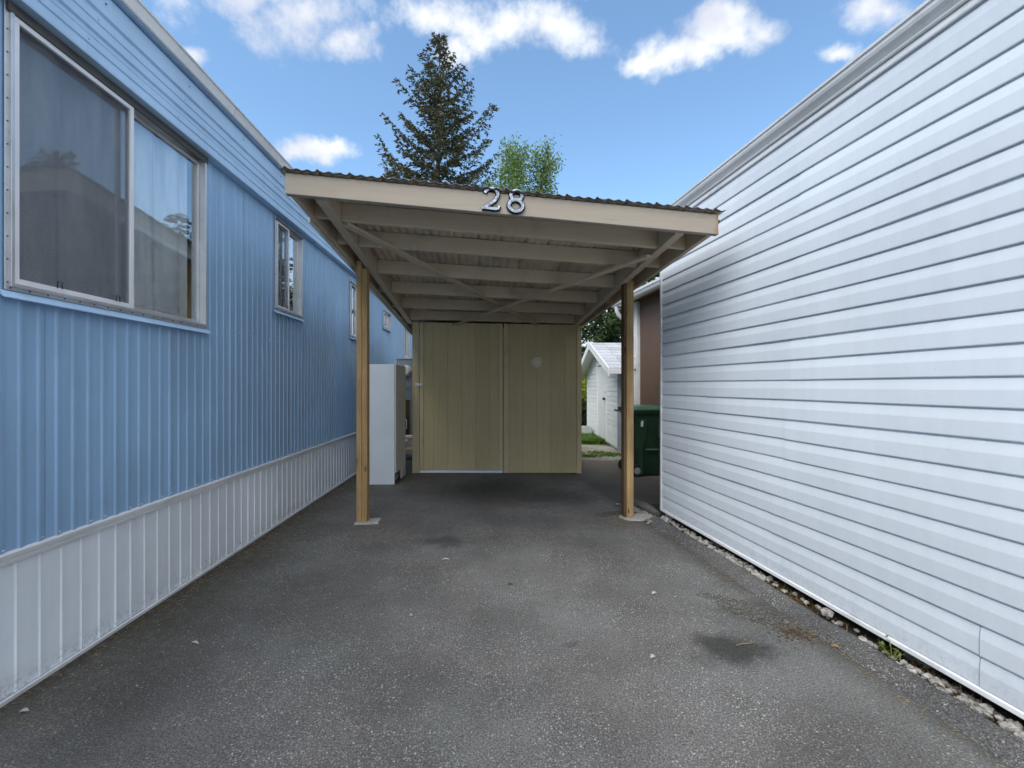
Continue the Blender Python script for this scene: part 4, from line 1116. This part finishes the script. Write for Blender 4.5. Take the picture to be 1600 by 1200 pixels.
def leafy(name, label, loc, H, spread, seed, nb, mat, leaf=.11, trunk_r=.1, bark='pale_bark', group=None, cat='tree', start=.35, dens=60):
    rg = random.Random(seed); t = thing(name, label, cat, loc, 0, group)
    tr = MB(); pts = [Vector((rg.gauss(0,.04)*i, rg.gauss(0,.04)*i, H*.93*i/6)) for i in range(7)]
    tr.tube(pts, [trunk_r*(1-.9*i/6)+.008 for i in range(7)], 8)
    vs, fs = [], []
    for k in range(nb):
        s = start + (1-start)*k/nb; j = min(int(s*6), 5); p0 = pts[j].lerp(pts[j+1], s*6-j)
        az = k*2.4 + rg.uniform(-.6,.6); L = spread*rg.uniform(.55,1.1)*(1.15-.75*abs(s-.45)/.55)
        e = rg.uniform(.35,1.1); d = Vector((math.cos(az), math.sin(az), e)).normalized()
        bp = [p0 + d*L*i/4 + Vector((rg.gauss(0,.05),rg.gauss(0,.05),.10*L*(i/4)**2)) for i in range(5)]
        tr.tube(bp, [trunk_r*.28*(1-.85*i/4)+.004 for i in range(5)], 4, cap=False)
        for i in range(dens):
            u = rg.uniform(.25,1.05); q = min(int(u*4),3); p = bp[q].lerp(bp[q+1], u*4-q)
            cc = p + Vector((rg.gauss(0,.14*spread),rg.gauss(0,.14*spread),rg.gauss(0,.14*spread)))*(.6+.5*u)
            for _ in range(3):
                quad(vs, fs, cc + Vector((rg.gauss(0,leaf*.9),rg.gauss(0,leaf*.9),rg.gauss(0,leaf*.9))), leaf*rg.uniform(.6,1.2), rg)
    tr.build('trunk', M[bark], t, smooth=True, fix=False)
    MB().add(vs, fs).build('crown', mat, t, fix=False)
    return t
conifer('fir_tree', 'tall dark pointed fir tree rising above the carport roof', (-3.98,25,-.01), 20.5, 6.6, 21, 175, M['fir'], t0=.2, twig=.46, clump=.18, profile=1.0)
leafy('birch_tree', 'light green leafy tree beside the fir above the carport roof', (.15,18,-.01), 11.4, 1.45, 4, 36, M['leaf'], leaf=.12, trunk_r=.13, start=.45, dens=85, group='pale green leafy trees above the carport')
leafy('birch_tree', 'pale sparse leafy tree above the house number, right of the fir', (1.35,18.6,-.01), 11.6, 1.35, 14, 32, M['leaf'], leaf=.12, trunk_r=.11, start=.5, dens=72, group='pale green leafy trees above the carport')
conifer('fir_tree', 'small fir tip peeping over the left of the carport roof', (-6.4,24,-.01), 12.5, 2.2, 33, 70, M['fir'], t0=.25, twig=.5, clump=.2)
conifer('fir_tree', 'green fir tree behind the white garden shed', (3.6,17,-.01), 7.75, 2.3, 8, 120, M['fir2'], t0=.08, twig=.45, clump=.17)
conifer('fir_tree', 'dark fir tree farther right behind the white garden shed', (5.2,18,-.01), 7.9, 2.6, 18, 110, M['fir2'], t0=.08, twig=.45, clump=.18)
leafy('leafy_tree', 'thin grey twiggy tree left of the white garden shed gable', (2.75,21,-.01), 6.2, 1.5, 24, 20, M['hedge'], leaf=.08, trunk_r=.06, bark='bark', start=.2, dens=16)
# trees beyond the white home: seen only mirrored in the blue home's windows
for i, (x, y, h, r) in enumerate(((9.2,15.5,8.6,2.4),(11.0,20.0,9.0,2.6),(12.5,27,10.8,3.0),(8.8,11.0,7.2,2.0))):
    conifer('fir_tree', 'dark fir tree beyond the white home, ' + ('nearest the big window\'s mirrored roofline', 'second in the row away from the driveway', 'tallest and farthest of the row', 'shortest of the row')[i], (x,y,-.01), h, r, 50+i, 60, M['fir2'], t0=.1, twig=.5, clump=.2, group='trees mirrored in the windows')
# shrub, planter and grass by the shed
def bush(name, label, loc, rx, rz, n, leaf, mat, seed, cat='shrub', group=None):
    rg = random.Random(seed); t = thing(name, label, cat, loc, 0, group); vs, fs = [], []; st = MB()
    for k in range(14):
        a = rg.uniform(0,6.3); e = Vector((rx*.7*math.cos(a)*rg.random(), rx*.7*math.sin(a)*rg.random(), rz*rg.uniform(.6,.95)))
        st.tube([(0,0,0), e*.5+Vector((rg.gauss(0,.03),rg.gauss(0,.03),0)), e], [.012,.008,.004], 5, cap=False)
    for i in range(n):
        a = rg.uniform(0,6.3); u = rg.random()**.4; ph = rg.uniform(0,math.pi)
        c = Vector((rx*u*math.sin(ph)*math.cos(a), rx*u*math.sin(ph)*math.sin(a), rz*.5*(1+u*math.cos(ph))))
        c += Vector((rg.gauss(0,.05),rg.gauss(0,.05),rg.gauss(0,.05)))
        quad(vs, fs, c, leaf*rg.uniform(.6,1.3), rg)
    st.build('stem', M['bark'], t, fix=False); MB().add(vs, fs).build('foliage', mat, t, fix=False)
    return t
bush('shrub', 'bright yellow-green shrub behind the left edge of the white garden shed', (2.28,14,-.01), .75, 1.55, 2600, .10, M['shrub'], 3)
bush('shrub', 'dark green shrub below the yellow-green one beside the garden shed', (2.0,13.3,-.01), .45, .85, 1500, .09, M['hedge'], 5)
for i, x in enumerate((1.0, 3.2, 5.4, -1.2, -3.4)):
    bush('hedge_bush', 'dark hedge bush at the back of the yard, ' + ('behind the storage room', 'behind the garden shed', 'far right behind the firs', 'left of centre behind the storage room', 'behind the blue home end')[i], (x, 22.5 + (i % 3)*.8, -.01), 1.6, 2.0, 2600, .17, M['hedge'], 40+i, 'hedge', 'hedge row at the back of the yard')
pl = thing('planter', 'low grey trough planter on the grass beside the garden shed', 'planter', (1.72,11.6,-.01))
mb = MB()
for a, b_, c_, d_ in ((-.28,.28,-.2,-.17),(-.28,.28,.17,.2),(-.28,-.25,-.17,.17),(.25,.28,-.17,.17)): mb.box(a,b_,c_,d_,0,.24)
mb.build('trough', M['planter'], pl, bevel=.004); MB().box(-.25,.25,-.17,.17,0,.2).build('soil', M['board'], pl)
def grass(name, label, n, region, h, mat, seed, loc=(0,0,0), rz=0, bw=.005):
    rg = random.Random(seed); vs, fs = [], []
    for i in range(n):
        x, y = region(rg); a = rg.uniform(0,6.3); hh = h*rg.uniform(.4,1.3); w = bw*(1 + .8*rg.random())
        d = Vector((math.cos(a),math.sin(a),0)); s = Vector((-d.y,d.x,0))*w; p = Vector((x,y,-.012))
        i0 = len(vs); vs += [p-s, p+s, p+d*hh*.25+Vector((0,0,hh*.65))+s*.6, p+d*hh*.25+Vector((0,0,hh*.65))-s*.6, p+d*hh*.6+Vector((0,0,hh))]
        fs += [(i0,i0+1,i0+2,i0+3),(i0+3,i0+2,i0+4)]
    o = tag(MB().add(vs, fs).build(name, mat, fix=False), label, 'grass', kind='stuff'); o.location = loc; o.rotation_euler = (0,0,rz); return o
grass('grass', 'bright green grass between the storage room and the white garden shed', 9000, lambda r: (r.uniform(.9,2.06), 10.0 + 2.6*r.random()**1.3), .11, M['grass'], 2)
def tuft(r):
    c = r.choice(((1.28,8.25),(1.42,8.2),(1.75,8.35),(1.9,8.45),(1.62,8.6),(1.2,8.6)))
    return r.gauss(c[0],.09), r.gauss(c[1],.10)
grass('grass_tufts', 'thin grass tufts growing through the sandy path', 1600, tuft, .04, M['grass'], 6)
grass('dry_grass', 'dry brown stalks along the gravel beside the kerb', 260, lambda r: (r.uniform(-.05,.03), r.choice((r.gauss(2.75,.18), r.gauss(1.95,.12), r.uniform(.8,4.3)))), .045, M['drygrass'], 8, (2.095,0,.02), .15, .0012)
# brown moss cushions by the gravel
ms = MB(); rg = random.Random(15)
for i in range(520):
    yy = rg.choice((rg.gauss(2.72,.14), rg.gauss(1.92,.12))); stone(ms, (rg.uniform(-.05,.05), yy, rg.uniform(.015,.034)), rg.uniform(.003,.009), rg, .9)
o = tag(ms.build('moss', M['moss'], fix=False), 'rusty brown moss between kerb and white siding', 'moss', kind='stuff'); o.location = (2.095,0,0); o.rotation_euler = (0,0,.15)
# weed in the gap
wd = thing('weed', 'small green weed sprouting between kerb and white siding', 'weed', (2.095-.045-.15*2.1,2.08,.035), .15)
vs, fs = [], []; rg = random.Random(1); stb = MB()
for k in range(7):
    a = rg.uniform(0,6.3); e = Vector((.05*math.cos(a), .05*math.sin(a), rg.uniform(.03,.085)))
    stb.tube([(0,0,-.03), e*.5, e], [.002,.0018,.001], 5, cap=False)
    for q in range(9): quad(vs, fs, e*rg.uniform(.45,1.05) + Vector((rg.gauss(0,.006),rg.gauss(0,.006),rg.gauss(0,.006))), .020*rg.uniform(.6,1.2), rg)
stb.build('stem', M['weed'], wd, fix=False); MB().add(vs, fs).build('leaves', M['weed'], wd, fix=False)

# ------------------------------------------------------------------ cracked asphalt beside the kerb: loose plates
rg = random.Random(77)
A, B = Vector((1.16, 2.80)), Vector((1.56, 2.34))
ax = (B-A); nrm = Vector((-ax.y, ax.x)).normalized(); NI, NJ = 15, 7
grid = [[A + ax*((i + rg.uniform(-.3,.3))/NI) + nrm*((j - NJ/2 + rg.uniform(-.3,.3))*.030) for j in range(NJ+1)] for i in range(NI+1)]
for i in range(NI):
    for j in range(NJ):
        t = (i+.5)/NI; off = abs(j+.5-NJ/2)/(NJ/2)
        if off > math.sin(math.pi*(.08+.84*t))*rg.uniform(.75,1.15): continue
        ring = [grid[i][j], grid[i+1][j], grid[i+1][j+1], grid[i][j+1]]
        c = sum(ring, Vector((0,0)))/4; k = 4
        h = rg.uniform(.003,.008); tx, ty = rg.uniform(-.08,.08), rg.uniform(-.08,.08)
        sh_ = rg.uniform(.86,.97)
        vs = [(c.x+(p.x-c.x)*sh_, c.y+(p.y-c.y)*sh_, -.003) for p in ring] + [(c.x+(p.x-c.x)*sh_*.93, c.y+(p.y-c.y)*sh_*.93, h+tx*(p.x-c.x)+ty*(p.y-c.y)) for p in ring]
        MB().add(vs, [tuple(reversed(range(k))), tuple(range(k,2*k))] + [(q,(q+1)%k,k+(q+1)%k,k+q) for q in range(k)]).build('asphalt_piece', M['cracked'], driveway, bevel=.0015)
# crumbs of soil and rust-coloured needles at its end
cr = MB()
for i in range(260):
    stone(cr, (rg.gauss(1.47,.06), rg.gauss(2.36,.05), .003), rg.uniform(.002,.006), rg, .7)
tag(cr.build('debris', M['moss'], fix=False), 'rusty needle debris beside the cracked asphalt', 'debris', kind='stuff')

# ------------------------------------------------------------------ litter on the driveway
def gp(px, py): D = CAMH*F/(py-602); return Vector(((px-800)/F*D, D, 0))
def chip(label, px, py, L, W, rz, mat='litter', cat='leaf', name='leaf', curl=.006):
    p = gp(px, py); rg = random.Random(px); n = 8; vs = []
    for k in range(n+1):
        t = k/n; w = W*math.sin(math.pi*min(max(t,.04),.96))**.7*rg.uniform(.75,1.1)
        z = .003 + curl*math.sin(t*3.1)
        vs += [((t-.5)*L, -w/2, z), ((t-.5)*L, w/2, z+curl*.5), ((t-.5)*L, w/2, z+curl*.5+.0015), ((t-.5)*L, -w/2, z+.0015)]
    fs = [(k*4+q, k*4+(q+1)%4, (k+1)*4+(q+1)%4, (k+1)*4+q) for k in range(n) for q in range(4)] + [(0,1,2,3),(n*4+3,n*4+2,n*4+1,n*4)]
    o = tag(MB().add(vs, fs).build(name, M[mat]), label, cat); o.location = p; o.rotation_euler = (0,0,rz)
chip('thin white leaf scrap lying on the asphalt near the skirting', 305, 1006, .045, .012, -.3)
chip('white scrap of paper on the asphalt in front of the carport', 696, 875, .055, .020, .1, cat='scrap', name='paper_scrap')
chip('pale pebble-like scrap left of the oil stain', 1020, 1028, .028, .020, .4, cat='scrap', name='paper_scrap')
chip('pale leaf on the asphalt near the cracked patch', 1022, 928, .035, .022, .5)
chip('curled pale leaf near the bottom left by the skirting', 38, 1113, .030, .016, .2)
chip('small white chip at the middle of the driveway', 642, 963, .018, .012, .0, cat='scrap', name='paper_scrap')
chip('dry tan leaf at the kerb foot below the weed', 1306, 1012, .040, .022, -.5, 'drygrass')
chip('dead dark leaf on the asphalt under the carport edge', 797, 914, .035, .015, 0, 'board')
p = gp(1165, 1008)
tw = MB().tube([(-.055,-.008,.006),(-.02,.0,.008),(.02,.002,.007),(.055,.010,.006)], [.0025,.003,.003,.0018], 6)
o = tag(tw.build('twig', M['drygrass']), 'short pale twig lying in the oil stain', 'twig'); o.location = p; o.rotation_euler = (0,0,.1)
# small loose grit scattered over the driveway
gr_ = MB(); rg = random.Random(101)
for i in range(1500):
    d_ = rg.uniform(.9, 6.2); x_ = rg.uniform(-1.9-.04*d_, 1.7-.12*d_)
    stone(gr_, (x_, d_, .001), rg.uniform(.0015,.0042), rg, .8)
tag(gr_.build('grit', M['stone'], fix=False), 'loose pale grit scattered over the asphalt', 'grit', kind='stuff')

# dead needles and fine litter gathered by the right post, the skirting and the kerb
nd = MB(); rg = random.Random(202)
def needle(x_, y_, z_=.002):
    a = rg.uniform(0, 3.14); L = rg.uniform(.012, .035); d = Vector((math.cos(a), math.sin(a), rg.uniform(-.05,.1)))*L/2; p_ = Vector((x_, y_, z_ + .002))
    nd.bar(p_-d, p_+d, .0016, .0012)
for i in range(260): needle(rg.gauss(1.02,.12), rg.gauss(4.25,.16))
for i in range(420):
    y_ = rg.uniform(1.6, 6.5); needle(-1.93 - .045*y_ + abs(rg.gauss(0,.07)), y_)
for i in range(260):
    y_ = rg.uniform(1.0, 4.2); needle(2.095 - .151*y_ - .19 - abs(rg.gauss(0,.05)), y_)
for i in range(160): needle(rg.uniform(-1.4,1.2), rg.uniform(1.6,5.5))
tag(nd.build('dead_needles', M['drygrass'], fix=False), 'thin dead needles gathered by the right post, skirting and kerb', 'litter', kind='stuff')
